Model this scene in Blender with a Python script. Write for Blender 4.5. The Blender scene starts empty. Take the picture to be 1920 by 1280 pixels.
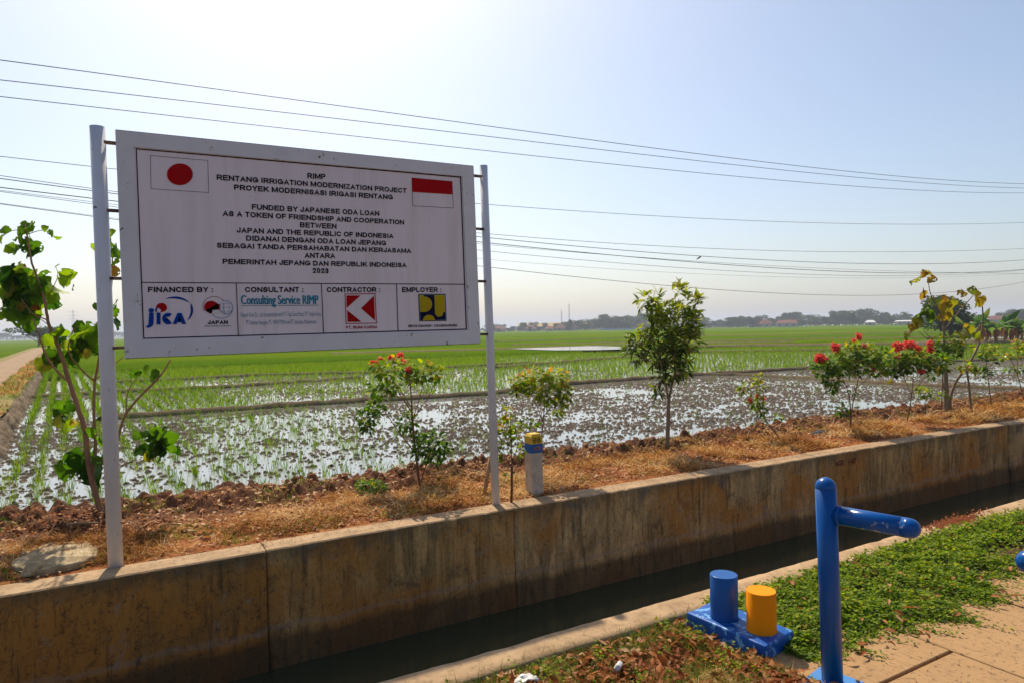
import bpy, bmesh, math, random
import numpy as np
from mathutils import Vector, Matrix

# ---------------------------------------------------------------- camera, sky, sun, exposure
SC = bpy.context.scene
COL = SC.collection
H, FOC = 1.65, 1280.0
PITCH, ROLL, AZ = math.radians(.985), math.radians(1.07), math.radians(30)
SUN_AZ, SUN_EL = math.radians(12), math.radians(50)      # azimuth from +y towards +x

FW = np.array([math.sin(AZ)*math.cos(PITCH), math.cos(AZ)*math.cos(PITCH), -math.sin(PITCH)])
_r0 = np.array([math.cos(AZ), -math.sin(AZ), 0.0]); _u0 = np.cross(_r0, FW)
RT = _r0*math.cos(ROLL) - _u0*math.sin(ROLL); UP = np.cross(RT, FW)
EYE = np.array([0, 0, H])

cam_data = bpy.data.cameras.new('camera'); cam = bpy.data.objects.new('camera', cam_data); COL.objects.link(cam)
cam_data.sensor_width = 36; cam_data.lens = 24; cam_data.clip_start = .05; cam_data.clip_end = 6000
cam.matrix_world = Matrix(((RT[0], UP[0], -FW[0], 0), (RT[1], UP[1], -FW[1], 0), (RT[2], UP[2], -FW[2], H), (0, 0, 0, 1)))
SC.camera = cam

world = bpy.data.worlds.new('World'); SC.world = world; world.use_nodes = True
wn = world.node_tree; wn.nodes.clear()
sky = wn.nodes.new('ShaderNodeTexSky'); sky.sky_type = 'NISHITA'; sky.sun_disc = False
sky.sun_elevation = SUN_EL; sky.sun_rotation = SUN_AZ
sky.air_density = 1.0; sky.dust_density = 1.95; sky.ozone_density = 1.2; sky.altitude = 0
bg = wn.nodes.new('ShaderNodeBackground'); bg.inputs['Strength'].default_value = .12
wo = wn.nodes.new('ShaderNodeOutputWorld')
wn.links.new(sky.outputs[0], bg.inputs['Color']); wn.links.new(bg.outputs[0], wo.inputs['Surface'])

sl = bpy.data.lights.new('sun', 'SUN'); sl.energy = 5.0; sl.angle = math.radians(.6); sl.color = (1.0, .88, .70)
sun = bpy.data.objects.new('sun', sl); COL.objects.link(sun)
sd = Vector((math.sin(SUN_AZ)*math.cos(SUN_EL), math.cos(SUN_AZ)*math.cos(SUN_EL), math.sin(SUN_EL)))
sun.rotation_euler = (-sd).to_track_quat('-Z', 'Y').to_euler()

SC.view_settings.view_transform = 'Standard'; SC.view_settings.look = 'None'
SC.view_settings.exposure = 0.22; SC.view_settings.gamma = 1
SC.render.engine = 'CYCLES'
cy = SC.cycles
cy.max_bounces = 6; cy.diffuse_bounces = 3; cy.glossy_bounces = 3; cy.transmission_bounces = 3; cy.transparent_max_bounces = 6
cy.volume_bounces = 0; cy.use_denoising = True
cy.caustics_reflective = False; cy.caustics_refractive = False

# ---------------------------------------------------------------- photo measurement -> place in the scene
def ray(px, py): return FW*FOC + RT*(px-960) - UP*(py-640)
def atz(px, py, z=0.0):
    d = ray(px, py); return EYE + d*((z-H)/d[2])
def aty(px, py, y):
    d = ray(px, py); return EYE + d*(y/d[1])
def atd(px, py, depth):
    d = ray(px, py); return EYE + d*(depth/FOC)
def depth_of(p): return float((np.asarray(p, float)-EYE) @ FW)
def far(px, dist, z=-.3):
    d = ray(px, 620); h = np.array([d[0], d[1]]); h /= np.linalg.norm(h); return np.array([h[0]*dist, h[1]*dist, z])

# ---------------------------------------------------------------- object helpers
def tag(o, label=None, cat=None, group=None, kind=None):
    if label: o['label'] = label
    if cat: o['category'] = cat
    if group: o['group'] = group
    if kind: o['kind'] = kind
    return o
def thing(name, label, cat, loc=(0, 0, 0), rz=0, group=None):
    o = bpy.data.objects.new(name, None); COL.objects.link(o)
    o.empty_display_size = .1; o.location = loc; o.rotation_euler = (0, 0, rz)
    return tag(o, label, cat, group)
def mesh_np(name, verts, faces, m, parent=None, smooth=False, attr=None, n=None):
    """faces: (F,k) array; attr: dict name -> per-vertex float array"""
    verts = np.asarray(verts, np.float32); faces = np.asarray(faces, np.int32)
    me = bpy.data.meshes.new(name); k = faces.shape[1]
    me.vertices.add(len(verts)); me.vertices.foreach_set('co', verts.ravel())
    me.loops.add(faces.size); me.loops.foreach_set('vertex_index', faces.ravel())
    me.polygons.add(len(faces)); me.polygons.foreach_set('loop_start', np.arange(0, faces.size, k, dtype=np.int32))
    if smooth: me.polygons.foreach_set('use_smooth', np.ones(len(faces), bool))
    me.update(calc_edges=True)
    for a, v in (attr or {}).items():
        at = me.attributes.new(a, 'FLOAT', 'POINT'); at.data.foreach_set('value', np.asarray(v, np.float32))
    me.materials.append(m)
    o = bpy.data.objects.new(name, me)
    if parent is not None: o.parent = parent
    COL.objects.link(o); return o
def obj_bm(name, bm, m, parent=None, smooth=False, loc=None):
    """verts are given in the parent's own space"""
    bmesh.ops.recalc_face_normals(bm, faces=bm.faces[:])
    me = bpy.data.meshes.new(name); bm.to_mesh(me); bm.free()
    if smooth: me.shade_smooth() if hasattr(me, 'shade_smooth') else None
    for mm in (m if isinstance(m, (list, tuple)) else [m]): me.materials.append(mm)
    o = bpy.data.objects.new(name, me)
    if parent is not None: o.parent = parent
    if loc is not None: o.location = loc
    COL.objects.link(o); return o
def box(bm, c, s, rz=0, bevel=0, seg=2, taper=1.0):
    g = bmesh.ops.create_cube(bm, size=1)['verts']
    for v in g:
        t = taper if v.co.z > 0 else 1
        v.co = Vector((v.co.x*s[0]*t, v.co.y*s[1]*t, v.co.z*s[2]))
    if bevel:
        es = {e for v in g for e in v.link_edges}
        r = bmesh.ops.bevel(bm, geom=list(es), offset=bevel, segments=seg, affect='EDGES', profile=.6)
        g = list({v for f in r['faces'] for v in f.verts} | {v for v in g if v.is_valid})
    M = Matrix.Translation(Vector(c)) @ Matrix.Rotation(rz, 4, 'Z')
    for v in g: v.co = M @ v.co
    return g
def tube(bm, pts, radii, seg=10, cap=True, round_end=False):
    pts = [Vector(p) for p in pts]
    if not hasattr(radii, '__len__'): radii = [radii]*len(pts)
    radii = list(radii)
    if round_end:
        d = (pts[-1]-pts[-2]).normalized(); e = pts[-1]; r = radii[-1]
        for a in (20, 40, 58, 74, 85):
            pts.append(e + d*r*math.sin(math.radians(a))); radii.append(r*math.cos(math.radians(a)))
    rings = []; n = len(pts); prev = None
    for i, p in enumerate(pts):
        t = (pts[min(i+1, n-1)] - pts[max(i-1, 0)]).normalized()
        if prev is None:
            a = t.orthogonal().normalized()
        else:
            a = (prev - t*prev.dot(t)).normalized()
        prev = a; b = t.cross(a)
        rings.append([bm.verts.new(p + (a*math.cos(2*math.pi*k/seg) + b*math.sin(2*math.pi*k/seg))*radii[i]) for k in range(seg)])
    for i in range(n-1):
        for k in range(seg):
            f = bm.faces.new((rings[i][k], rings[i][(k+1) % seg], rings[i+1][(k+1) % seg], rings[i+1][k])); f.smooth = True
    if cap:
        bm.faces.new(rings[0][::-1]); bm.faces.new(rings[-1])
    return rings

# ---------------------------------------------------------------- numpy noise
def _hash(ix, iy, seed=0):
    n = (ix.astype(np.int64)*374761393 + iy.astype(np.int64)*668265263 + seed*1442695041) & 0xffffffff
    n = ((n ^ (n >> 13))*1274126177) & 0xffffffff
    n = ((n ^ (n >> 16))*2246822519) & 0xffffffff
    return ((n ^ (n >> 15)) & 0xffffff)/float(0xffffff)
def vnoise(x, y, s=1.0, seed=0):
    x = np.asarray(x)/s; y = np.asarray(y)/s
    ix = np.floor(x); iy = np.floor(y); fx = x-ix; fy = y-iy
    fx = fx*fx*(3-2*fx); fy = fy*fy*(3-2*fy)
    a = _hash(ix, iy, seed); b = _hash(ix+1, iy, seed); c = _hash(ix, iy+1, seed); d = _hash(ix+1, iy+1, seed)
    return (a*(1-fx)+b*fx)*(1-fy) + (c*(1-fx)+d*fx)*fy
def fbm(x, y, s=1.0, seed=0, o=3):
    t = 0; w = 0
    for k in range(o):
        t = t + vnoise(x, y, s/2**k, seed+k*17)/2**k; w += 1/2**k
    return t/w
def clods(x, y, s, seed, rmin=.25, rmax=.62, keep=None):
    """domes scattered one per cell; returns height in units of the cell size"""
    X = x/s; Y = y/s; ix = np.floor(X); iy = np.floor(Y); best = np.zeros_like(X)
    for dx in (-1, 0, 1):
        for dy in (-1, 0, 1):
            cx = ix+dx; cy_ = iy+dy
            jx = cx+_hash(cx, cy_, seed); jy = cy_+_hash(cx, cy_, seed+1)
            r = rmin+(rmax-rmin)*_hash(cx, cy_, seed+2)
            if keep is not None: r = r*np.where(_hash(cx, cy_, seed+3) < keep, 1, 0.01)
            an = _hash(cx, cy_, seed+4)*3.14; ca = np.cos(an); sa = np.sin(an)
            ux = (X-jx)*ca+(Y-jy)*sa; uy = -(X-jx)*sa+(Y-jy)*ca
            d2 = ((ux/1.25)**2+(uy/.85)**2)/(r*r)
            best = np.maximum(best, np.sqrt(np.maximum(0, 1-d2))*r)
    return best

# ---------------------------------------------------------------- materials
class NT:
    def __init__(s, name):
        s.m = bpy.data.materials.new(name); s.m.use_nodes = True; s.t = s.m.node_tree; s.t.nodes.clear()
        s.out = s.t.nodes.new('ShaderNodeOutputMaterial')
    def n(s, ty, **kw):
        nd = s.t.nodes.new('ShaderNode'+ty)
        for k, v in kw.items():
            if k.startswith('_'): setattr(nd, k[1:], v); continue
            i = nd.inputs[int(k[1:])] if k[0] == 'i' and k[1:].isdigit() else nd.inputs[k.replace('_', ' ')]
            s.put(i, v)
        return nd
    def put(s, i, v):
        if isinstance(v, bpy.types.NodeSocket): s.t.links.new(v, i)
        elif isinstance(v, bpy.types.Node): s.t.links.new(v.outputs[0], i)
        elif hasattr(v, '__len__') and len(v) == 3 and i.type == 'RGBA': i.default_value = (*v, 1)
        else: i.default_value = v
    def obj(s, scale=(1, 1, 1), rot=(0, 0, 0)):
        tc = s.n('TexCoord'); mp = s.n('Mapping'); s.t.links.new(tc.outputs['Object'], mp.inputs[0])
        mp.inputs['Scale'].default_value = scale; mp.inputs['Rotation'].default_value = rot; return mp
    def noise(s, vec, scale, detail=4, rough=.55, dist=0):
        nd = s.n('TexNoise', Scale=scale, Detail=detail, Roughness=rough, Distortion=dist); s.t.links.new(vec.outputs[0], nd.inputs['Vector']); return nd.outputs[0]
    def ramp(s, f, stops):
        r = s.n('ValToRGB'); s.put(r.inputs[0], f); e = r.color_ramp.elements
        while len(e) < len(stops): e.new(.5)
        for el, (p, c) in zip(e, stops):
            el.position = p; el.color = (*c, 1) if hasattr(c, '__len__') else (c, c, c, 1)
        return r.outputs[0]
    def mix(s, f, a, b, mode='MIX'):
        nd = s.t.nodes.new('ShaderNodeMix'); nd.data_type = 'RGBA'; nd.blend_type = mode
        s.put(nd.inputs[0], f); s.put(nd.inputs[6], a); s.put(nd.inputs[7], b); return nd.outputs[2]
    def math(s, op, a, b=0.0, c=None):
        nd = s.n('Math', _operation=op); s.put(nd.inputs[0], a); s.put(nd.inputs[1], b)
        if c is not None: s.put(nd.inputs[2], c)
        return nd.outputs[0]
    def bump(s, h, strength=.5, dist=.01):
        b = s.n('Bump', Strength=strength, Distance=dist); s.put(b.inputs['Height'], h); return b.outputs[0]
    def attr(s, name): return s.n('Attribute', _attribute_name=name).outputs['Fac']
    def princ(s, color, rough=.6, spec=.5, normal=None, **kw):
        p = s.n('BsdfPrincipled'); s.put(p.inputs['Base Color'], color); s.put(p.inputs['Roughness'], rough)
        p.inputs['Specular IOR Level'].default_value = spec
        if normal is not None: s.put(p.inputs['Normal'], normal)
        for k, v in kw.items(): s.put(p.inputs[k.replace('_', ' ')], v)
        s.t.links.new(p.outputs[0], s.out.inputs[0]); return s.m

def leaf_mat(name, stops, trans=.45, gloss=.35, tr_gain=(1.45, 1.55, .35)):
    trans = min(.6, trans+.10)
    t = NT(name); c = t.ramp(t.attr('v'), stops)
    d = t.n('BsdfDiffuse', Color=c); tc = t.mix(1.0, c, tr_gain, 'MULTIPLY'); tr = t.n('BsdfTranslucent', Color=tc)
    mx = t.n('MixShader', i0=trans, i1=d.outputs[0], i2=tr.outputs[0])
    g = t.n('BsdfGlossy', Color=(1, 1, 1), Roughness=.5); fr = t.n('Fresnel', IOR=1.35)
    m2 = t.n('MixShader', i0=t.math('MULTIPLY', fr.outputs[0], gloss*.45), i1=mx.outputs[0], i2=g.outputs[0])
    t.t.links.new(m2.outputs[0], t.out.inputs[0]); return t.m
def flat_mat(name, c, rough=.5, spec=.4, vary=.12, scale=6):
    t = NT(name); n = t.noise(t.obj(), scale, 3)
    return t.princ(t.mix(n, tuple(x*(1-vary) for x in c), tuple(min(1, x*(1+vary)) for x in c)), rough, spec)
def old_paint(name, c, worn, rough=.35, chips=.66, sc=9, rust=None, spec=.5):
    t = NT(name); o = t.obj()
    n1 = t.noise(o, sc, 6, .65); n2 = t.noise(o, sc*.35, 3); n3 = t.noise(t.obj((1, 1, .25)), sc*3, 4)
    base = t.mix(n2, tuple(x*.86 for x in c), tuple(min(1, x*1.1) for x in c))
    chip = t.ramp(n1, [(chips, 0.), (chips+.025, 1.)])
    base = t.mix(chip, base, worn)
    if rust:
        rs = t.ramp(t.math('MULTIPLY', n3, n1), [(.37, 0.), (.43, 1.)]); base = t.mix(rs, base, rust)
    return t.princ(base, rough, .12 if name == 'yellow_paint' else .3 if 'blue' in name else .4, t.bump(n1, .15, .003))

M = {}
M['white_steel'] = old_paint('white_painted_steel', (.64, .63, .66), (.13, .085, .06), .5, .665, 15, (.27, .17, .09))
M['rusty_steel'] = old_paint('rusty_steel', (.22, .13, .09), (.07, .04, .03), .8, .5, 14)
def banner_mat():
    t = NT('white_vinyl_banner'); n = t.noise(t.obj(), 1.6, 4); st = t.noise(t.obj((5, 1, .35)), 1.5, 6, .7); sp = t.noise(t.obj(), 38, 3, .6)
    col = t.mix(n, (.70, .615, .655), (.78, .69, .72)); col = t.mix(t.ramp(st, [(.30, .35), (.52, 0.)]), col, (.50, .41, .38))
    col = t.mix(t.ramp(sp, [(.73, 0.), (.76, .7)]), col, (.16, .11, .08))
    return t.princ(col, .5, .25, t.bump(t.noise(t.obj((1, 1, 2)), 3, 3), .25, .01))
M['banner'] = banner_mat()
M['ink'] = flat_mat('black_ink', (.010, .010, .018), .7, .05)
M['ink_red'] = flat_mat('red_ink', (.36, .002, .004), .7, .04)
M['ink_blue'] = flat_mat('blue_ink', (.002, .045, .30), .7, .04)
M['ink_sky'] = flat_mat('light_blue_ink', (.04, .25, .55), .6, .2)
M['ink_teal'] = flat_mat('teal_ink', (.01, .19, .30), .6, .2)
M['ink_pale'] = flat_mat('pale_teal_ink', (.16, .27, .36), .6, .2)
M['ink_navy'] = flat_mat('navy_ink', (.006, .006, .035), .7, .05)
M['ink_yellow'] = flat_mat('yellow_ink', (.42, .31, .01), .7, .05)
M['blue_paint'] = old_paint('blue_gloss_paint', (.0, .075, .30), (.25, .21, .18), .3, .675, 15)
M['arm_paint'] = old_paint('worn_blue_arm_paint', (.0, .075, .30), (.34, .30, .27), .2, .615, 13)
M['blue_base'] = old_paint('blue_cracked_paint', (.0, .075, .34), (.14, .36, .62), .45, .555, 16)
M['light_blue'] = old_paint('pale_blue_plate_paint', (.06, .22, .52), (.18, .2, .24), .4, .68, 14)
M['yellow_paint'] = old_paint('yellow_paint', (.95, .27, .0), (.45, .12, .005), .7, .70, 12)
M['marker_yellow'] = old_paint('marker_yellow_paint', (.62, .40, .03), (.42, .30, .16), .7, .66, 20)
M['marker_blue'] = old_paint('marker_blue_paint', (.01, .10, .34), (.2, .2, .2), .6, .70, 20)
M['marker_orange'] = flat_mat('faded_orange_letters', (.42, .14, .03), .7, .2)
M['wall_letters'] = flat_mat('dark_red_letters', (.12, .012, .012), .8, .2)
def concrete(name, c, d, rough=.85, sc=4, grain=60):
    t = NT(name); o = t.obj(); a = t.noise(o, sc, 6, .6); b = t.noise(o, grain, 3); e = t.noise(o, sc*6, 5, .7)
    col = t.mix(t.ramp(a, [(.35, 0.), (.65, 1.)]), d, c)
    col = t.mix(t.ramp(e, [(.36, .55), (.5, 0.)]), col, tuple(x*.5 for x in d))
    return t.princ(col, rough, .25, t.bump(t.math('ADD', b, e), .35, .006))
M['cap_concrete'] = concrete('warm_cap_concrete', (.43, .285, .155), (.29, .185, .095))  # warm orange-beige concrete of the wall cap and the near curb
M['post_concrete'] = concrete('marker_concrete', (.56, .46, .38), (.44, .36, .29))
M['stone'] = concrete('rough_stone', (.46, .36, .21), (.27, .19, .10), .9, 9, 40)
def wall_mat(name, rusty, dark):
    t = NT(name); st = t.obj((4.2, 1, .8)); o = t.obj((1, 1, 1.15)); fine = t.obj((1, 1, 1))
    a = t.noise(st, 1.3, 8, .74, 1.1); b = t.noise(o, 1.0, 5, .6, .5); g = t.noise(fine, 26, 4, .7); m = t.noise(fine, 4.2, 6, .72, .5)
    s2 = t.noise(t.obj((17, 1, 1.3)), 1.0, 6, .78, .8)
    col = t.mix(t.ramp(a, [(.40, 0.), (.60, 1.)]), tuple(.42*x for x in dark), dark)
    col = t.mix(t.ramp(b, [(.58-rusty*.20, 0.), (.72-rusty*.16, .85)]), col, (.42, .17, .030))
    big = t.noise(t.obj((1, 1, .9)), 1.9, 7, .72, 1.6); cr = t.noise(t.obj((1.2, 1, .7)), 3.1, 6, .7, 2.2)
    col = t.mix(t.ramp(big, [(.30, .8), (.47, 0.)]), col, (.060, .045, .026)); col = t.mix(t.ramp(big, [(.60, 0.), (.70, .35+.3*rusty)]), col, (.24, .215, .17))
    edge = t.math('SUBTRACT', 1.0, t.math('MULTIPLY', t.math('ABSOLUTE', t.math('SUBTRACT', cr, .5)), 60.0)); col = t.mix(t.math('MULTIPLY', t.math('MAXIMUM', edge, 0.0), .25+.3*rusty), col, (.03, .02, .012))
    col = t.mix(t.ramp(m, [(.60, 0.), (.66, .6)]), col, (.26, .23, .19))
    col = t.mix(t.ramp(s2, [(.35, .75), (.47, 0.)]), col, (.045, .032, .02))
    # old water marks: a pale tide line and dark algae under it
    sep = t.n('SeparateXYZ'); tc = t.n('TexCoord'); t.t.links.new(tc.outputs['Object'], sep.inputs[0])
    z = t.math('ADD', sep.outputs['Z'], t.math('MULTIPLY', t.math('SUBTRACT', t.noise(o, 2.4, 4), .5), .16))
    band = t.ramp(t.math('ADD', z, 1.0), [(.28, 0.), (.36, 1.)])
    col = t.mix(t.math('MULTIPLY_ADD', band, .75, .25), (.050, .038, .022), col)
    tide = t.math('SUBTRACT', 1.0, t.math('MULTIPLY', t.math('ABSOLUTE', t.math('ADD', z, .615)), 28.0))
    col = t.mix(t.math('MULTIPLY', t.math('MAXIMUM', tide, 0.0), .45), col, (.27, .22, .17))
    topm = t.ramp(t.math('ADD', t.math('ADD', z, 1.0), t.math('MULTIPLY', t.math('SUBTRACT', m, .5), .5)), [(.86, 0.), (1.0, .6)])
    col = t.mix(topm, col, (.07, .055, .035))
    col = t.mix(t.ramp(g, [(.34, .6), (.44, 0.)]), col, (.03, .022, .015))
    return t.princ(col, .9, .2, t.bump(t.math('ADD', t.math('MULTIPLY', g, .5), a), .6, .012))
M['wall_rusty'] = wall_mat('rust_stained_plaster', 1.0, (.30, .17, .055))
M['wall_grey'] = wall_mat('streaked_concrete', 0.40, (.60, .39, .17))
M['wall_mid'] = wall_mat('brown_streaked_concrete', .7, (.52, .32, .12))
def broom():
    t = NT('broomed_concrete_slab'); br = t.obj((45, 2.2, 1), (0, 0, math.radians(-9))); o = t.obj()
    a = t.noise(br, 1.4, 5, .6); b = t.noise(o, 2.2, 4); g = t.noise(o, 34, 4, .7)
    col = t.mix(b, (.31, .175, .075), (.43, .265, .125)); col = t.mix(t.ramp(a, [(.3, .5), (.48, 0.)]), col, (.20, .115, .05))
    dd = t.noise(o, 6, 6, .7); col = t.mix(t.ramp(dd, [(.56, 0.), (.70, .5)]), col, (.20, .13, .07)); col = t.mix(t.ramp(g, [(.36, .8), (.44, 0.)]), col, (.13, .08, .045))
    return t.princ(col, .85, .2, t.bump(a, .8, .008))
M['broom'] = broom()
def soil(name, a, b, c, sc=3):
    t = NT(name); o = t.obj(); n = t.noise(o, sc, 6, .65); g = t.noise(o, sc*16, 5, .7); k = t.noise(o, sc*5, 4, .6)
    col = t.mix(t.ramp(n, [(.38, 0.), (.62, 1.)]), a, b); col = t.mix(t.ramp(k, [(.5, 0.), (.66, .9)]), col, c)
    col = t.mix(t.ramp(g, [(.35, .7), (.5, 0.)]), col, tuple(x*.25 for x in a))
    return t.princ(col, .95, .1, t.bump(t.math('ADD', g, k), .9, .02))
def bank_mat():
    t = NT('dry_bank_earth'); o = t.obj(); n = t.noise(o, 2.2, 6, .65); g = t.noise(o, 48, 5, .7); k = t.noise(o, 14, 4, .6); w = t.noise(o, .9, 4, .6)
    col = t.mix(t.ramp(n, [(.38, 0.), (.62, 1.)]), (.30, .095, .028), (.40, .17, .055)); col = t.mix(t.ramp(k, [(.5, 0.), (.66, .8)]), col, (.24, .085, .03))
    sep = t.n('SeparateXYZ'); tc = t.n('TexCoord'); t.t.links.new(tc.outputs['Object'], sep.inputs[0])
    yy = t.math('ADD', sep.outputs['Y'], t.math('MULTIPLY', t.math('SUBTRACT', w, .5), 1.3))
    wet = t.ramp(t.math('MULTIPLY_ADD', yy, .5, -3.0), [(.26, 0.), (.42, 1.)])       # damp dug earth towards the paddy
    col = t.mix(wet, col, t.mix(k, (.085, .042, .026), (.20, .085, .042)))
    col = t.mix(t.ramp(g, [(.35, .7), (.5, 0.)]), col, (.05, .022, .01))
    return t.princ(col, .95, .1, t.bump(t.math('ADD', g, k), .9, .02))
M['bank'] = bank_mat()
M['bed'] = soil('planting_bed_soil', (.17, .09, .045), (.13, .07, .04), (.08, .05, .03), 5)
M['ground'] = soil('far_ground', (.16, .19, .05), (.2, .2, .08), (.12, .13, .05), .05)
M['mud'] = soil('wet_field_mud', (.080, .062, .048), (.16, .125, .098), (.050, .038, .028), 5)
M['bund'] = soil('bund_earth', (.13, .085, .055), (.17, .12, .07), (.12, .15, .04), 1.2)
M['dirt'] = soil('dirt_track', (.33, .225, .135), (.38, .27, .17), (.24, .16, .09), .8)
M['verge'] = soil('dry_verge', (.26, .19, .07), (.20, .20, .06), (.34, .25, .10), 1.0)
M['red_soil'] = soil('red_soil_crumbs', (.30, .09, .035), (.36, .12, .05), (.2, .06, .03), 12)
def paddy_water():
    t = NT('milky_paddy_water'); o = t.obj(); n = t.noise(o, .35, 4); r = t.noise(t.obj((1, 3, 1)), 5, 2)
    return t.princ(t.mix(n, (.20, .215, .20), (.29, .30, .28)), .06, .9, t.bump(r, .05, .004))
M['paddy_water'] = paddy_water()
def canal_water():
    t = NT('olive_canal_water'); o = t.obj((1, 2.5, 1)); r = t.noise(o, 3.5, 3)
    return t.princ((.042, .045, .022), .12, .45, t.bump(r, .12, .01))
M['canal_water'] = canal_water()
def rice_far():
    t = NT('rice_canopy'); a = t.noise(t.obj((.010, .06, 1), (0, 0, .10)), 1, 6, .65); b = t.noise(t.obj((.6, 2.6, 1)), 1.0, 4, .7); g = t.noise(t.obj(), 7, 5, .75)
    c = t.mix(t.ramp(a, [(.40, 0.), (.60, 1.)]), (.082, .160, .0), (.170, .228, .0))
    c = t.mix(t.ramp(b, [(.40, .5), (.62, 0.)]), c, (.042, .110, .0)); c = t.mix(t.ramp(g, [(.36, .7), (.52, 0.)]), c, (.04, .08, .001))
    return t.princ(c, 1, .0, t.bump(g, 1, .15))
M['rice_far'] = rice_far()
M['rice'] = leaf_mat('rice_blades', [(0, (.055, .125, .001)), (.5, (.115, .195, .001)), (1, (.21, .26, .002))], .5, .06, (1.2, 1.3, .3))
M['straw'] = leaf_mat('dry_straw', [(0, (.17, .060, .018)), (.4, (.44, .20, .048)), (.75, (.64, .39, .13)), (1, (.80, .64, .38))], .3, .1, (1.1, .9, .5))
M['green_grass'] = leaf_mat('green_grass', [(0, (.06, .11, .015)), (1, (.17, .24, .03))], .4, .2)
M['dead_leaf'] = leaf_mat('dead_leaves', [(0, (.10, .035, .015)), (.4, (.27, .085, .025)), (.75, (.42, .17, .06)), (1, (.58, .40, .22))], .2, .3, (1.2, .9, .5))
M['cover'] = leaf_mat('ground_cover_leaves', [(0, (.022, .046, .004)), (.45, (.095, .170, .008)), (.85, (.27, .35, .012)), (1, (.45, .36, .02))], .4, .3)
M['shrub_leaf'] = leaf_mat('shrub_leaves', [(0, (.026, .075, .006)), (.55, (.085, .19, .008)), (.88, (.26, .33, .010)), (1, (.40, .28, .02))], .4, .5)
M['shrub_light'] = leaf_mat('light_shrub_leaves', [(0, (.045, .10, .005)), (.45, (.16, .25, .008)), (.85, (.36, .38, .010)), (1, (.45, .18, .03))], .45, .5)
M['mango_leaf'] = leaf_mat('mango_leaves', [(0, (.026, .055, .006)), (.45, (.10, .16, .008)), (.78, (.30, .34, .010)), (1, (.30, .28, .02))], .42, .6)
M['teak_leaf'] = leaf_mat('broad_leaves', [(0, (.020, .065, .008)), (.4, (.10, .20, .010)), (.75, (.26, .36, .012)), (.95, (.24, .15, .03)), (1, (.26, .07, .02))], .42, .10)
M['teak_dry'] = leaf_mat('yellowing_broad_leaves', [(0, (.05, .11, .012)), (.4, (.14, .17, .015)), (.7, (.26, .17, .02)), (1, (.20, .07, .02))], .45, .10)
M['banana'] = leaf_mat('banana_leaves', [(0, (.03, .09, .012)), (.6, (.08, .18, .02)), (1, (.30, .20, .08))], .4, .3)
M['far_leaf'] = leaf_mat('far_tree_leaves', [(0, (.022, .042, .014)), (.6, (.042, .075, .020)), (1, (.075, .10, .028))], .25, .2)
M['petal'] = leaf_mat('coral_flowers', [(0, (.60, .035, .045)), (.6, (.82, .10, .09)), (1, (.88, .28, .18))], .35, .1, (1.1, .9, .8))
M['bark'] = flat_mat('brown_bark', (.15, .075, .038), .9, .1, .4, 18)
M['red_bark'] = flat_mat('reddish_bark', (.22, .125, .075), .85, .15, .35, 14)
M['grey_bark'] = flat_mat('grey_bark', (.20, .15, .10), .9, .1, .35, 14)
M['wood'] = flat_mat('weathered_wood', (.34, .21, .10), .85, .15, .4, 20)
M['roof'] = flat_mat('clay_roof_tiles', (.20, .075, .052), .8, .1, .3, .8)
M['house_wall'] = flat_mat('rendered_house_wall', (.38, .36, .34), .8, .1, .1, .8)
M['dark_glass'] = flat_mat('dark_window', (.05, .05, .055), .3, .5)
M['blue_sheet'] = flat_mat('blue_sheet', (.18, .34, .62), .6, .2)
M['white_roof'] = flat_mat('white_sheet_roof', (.6, .6, .6), .6, .2)
M['cable'] = flat_mat('black_cable', (.035, .035, .04), .6, .3)
M['lattice'] = flat_mat('galvanised_lattice', (.3, .3, .32), .6, .3)
M['feather'] = flat_mat('white_feathers', (.8, .8, .78), .8, .1)
M['plastic'] = flat_mat('white_plastic', (.6, .58, .56), .4, .5)
M['rag'] = flat_mat('black_rag', (.02, .02, .025), .7, .3)

# ================================================================ THE SETTING
YW = 5.46                                             # canal face of the far wall
ZP, ZW = -.30, -.92                                   # paddy water, canal water

def sheet(name, x0, x1, y0, y1, z, m, kind='structure', nx=1, ny=1):
    xs = np.linspace(x0, x1, nx+1); ys = np.linspace(y0, y1, ny+1); X, Y = np.meshgrid(xs, ys)
    V = np.stack([X.ravel(), Y.ravel(), np.full(X.size, z)], 1); return tag(mesh_np(name, V, grid_faces(ny+1, nx+1), m), kind=kind)
def grid_faces(r, c):
    i = np.arange(r-1)[:, None]*c + np.arange(c-1)[None, :]; i = i.ravel()
    return np.stack([i, i+1, i+1+c, i+c], 1)

sheet('ground', -4000, 4000, 6.6, 5000, -.62, M['ground'])
sheet('roadside_ground', -60, 90, -60, 2.89, -.10, M['bed'])
sheet('paddy_water', -2.3, 120, 7.3, 120, ZP, M['paddy_water'])
sheet('canal_water', -60, 90, 3.0, 5.6, ZW, M['canal_water'], nx=1, ny=1)
sheet('canal_bed', -60, 90, 2.95, 5.6, -1.35, M['mud'])

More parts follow.
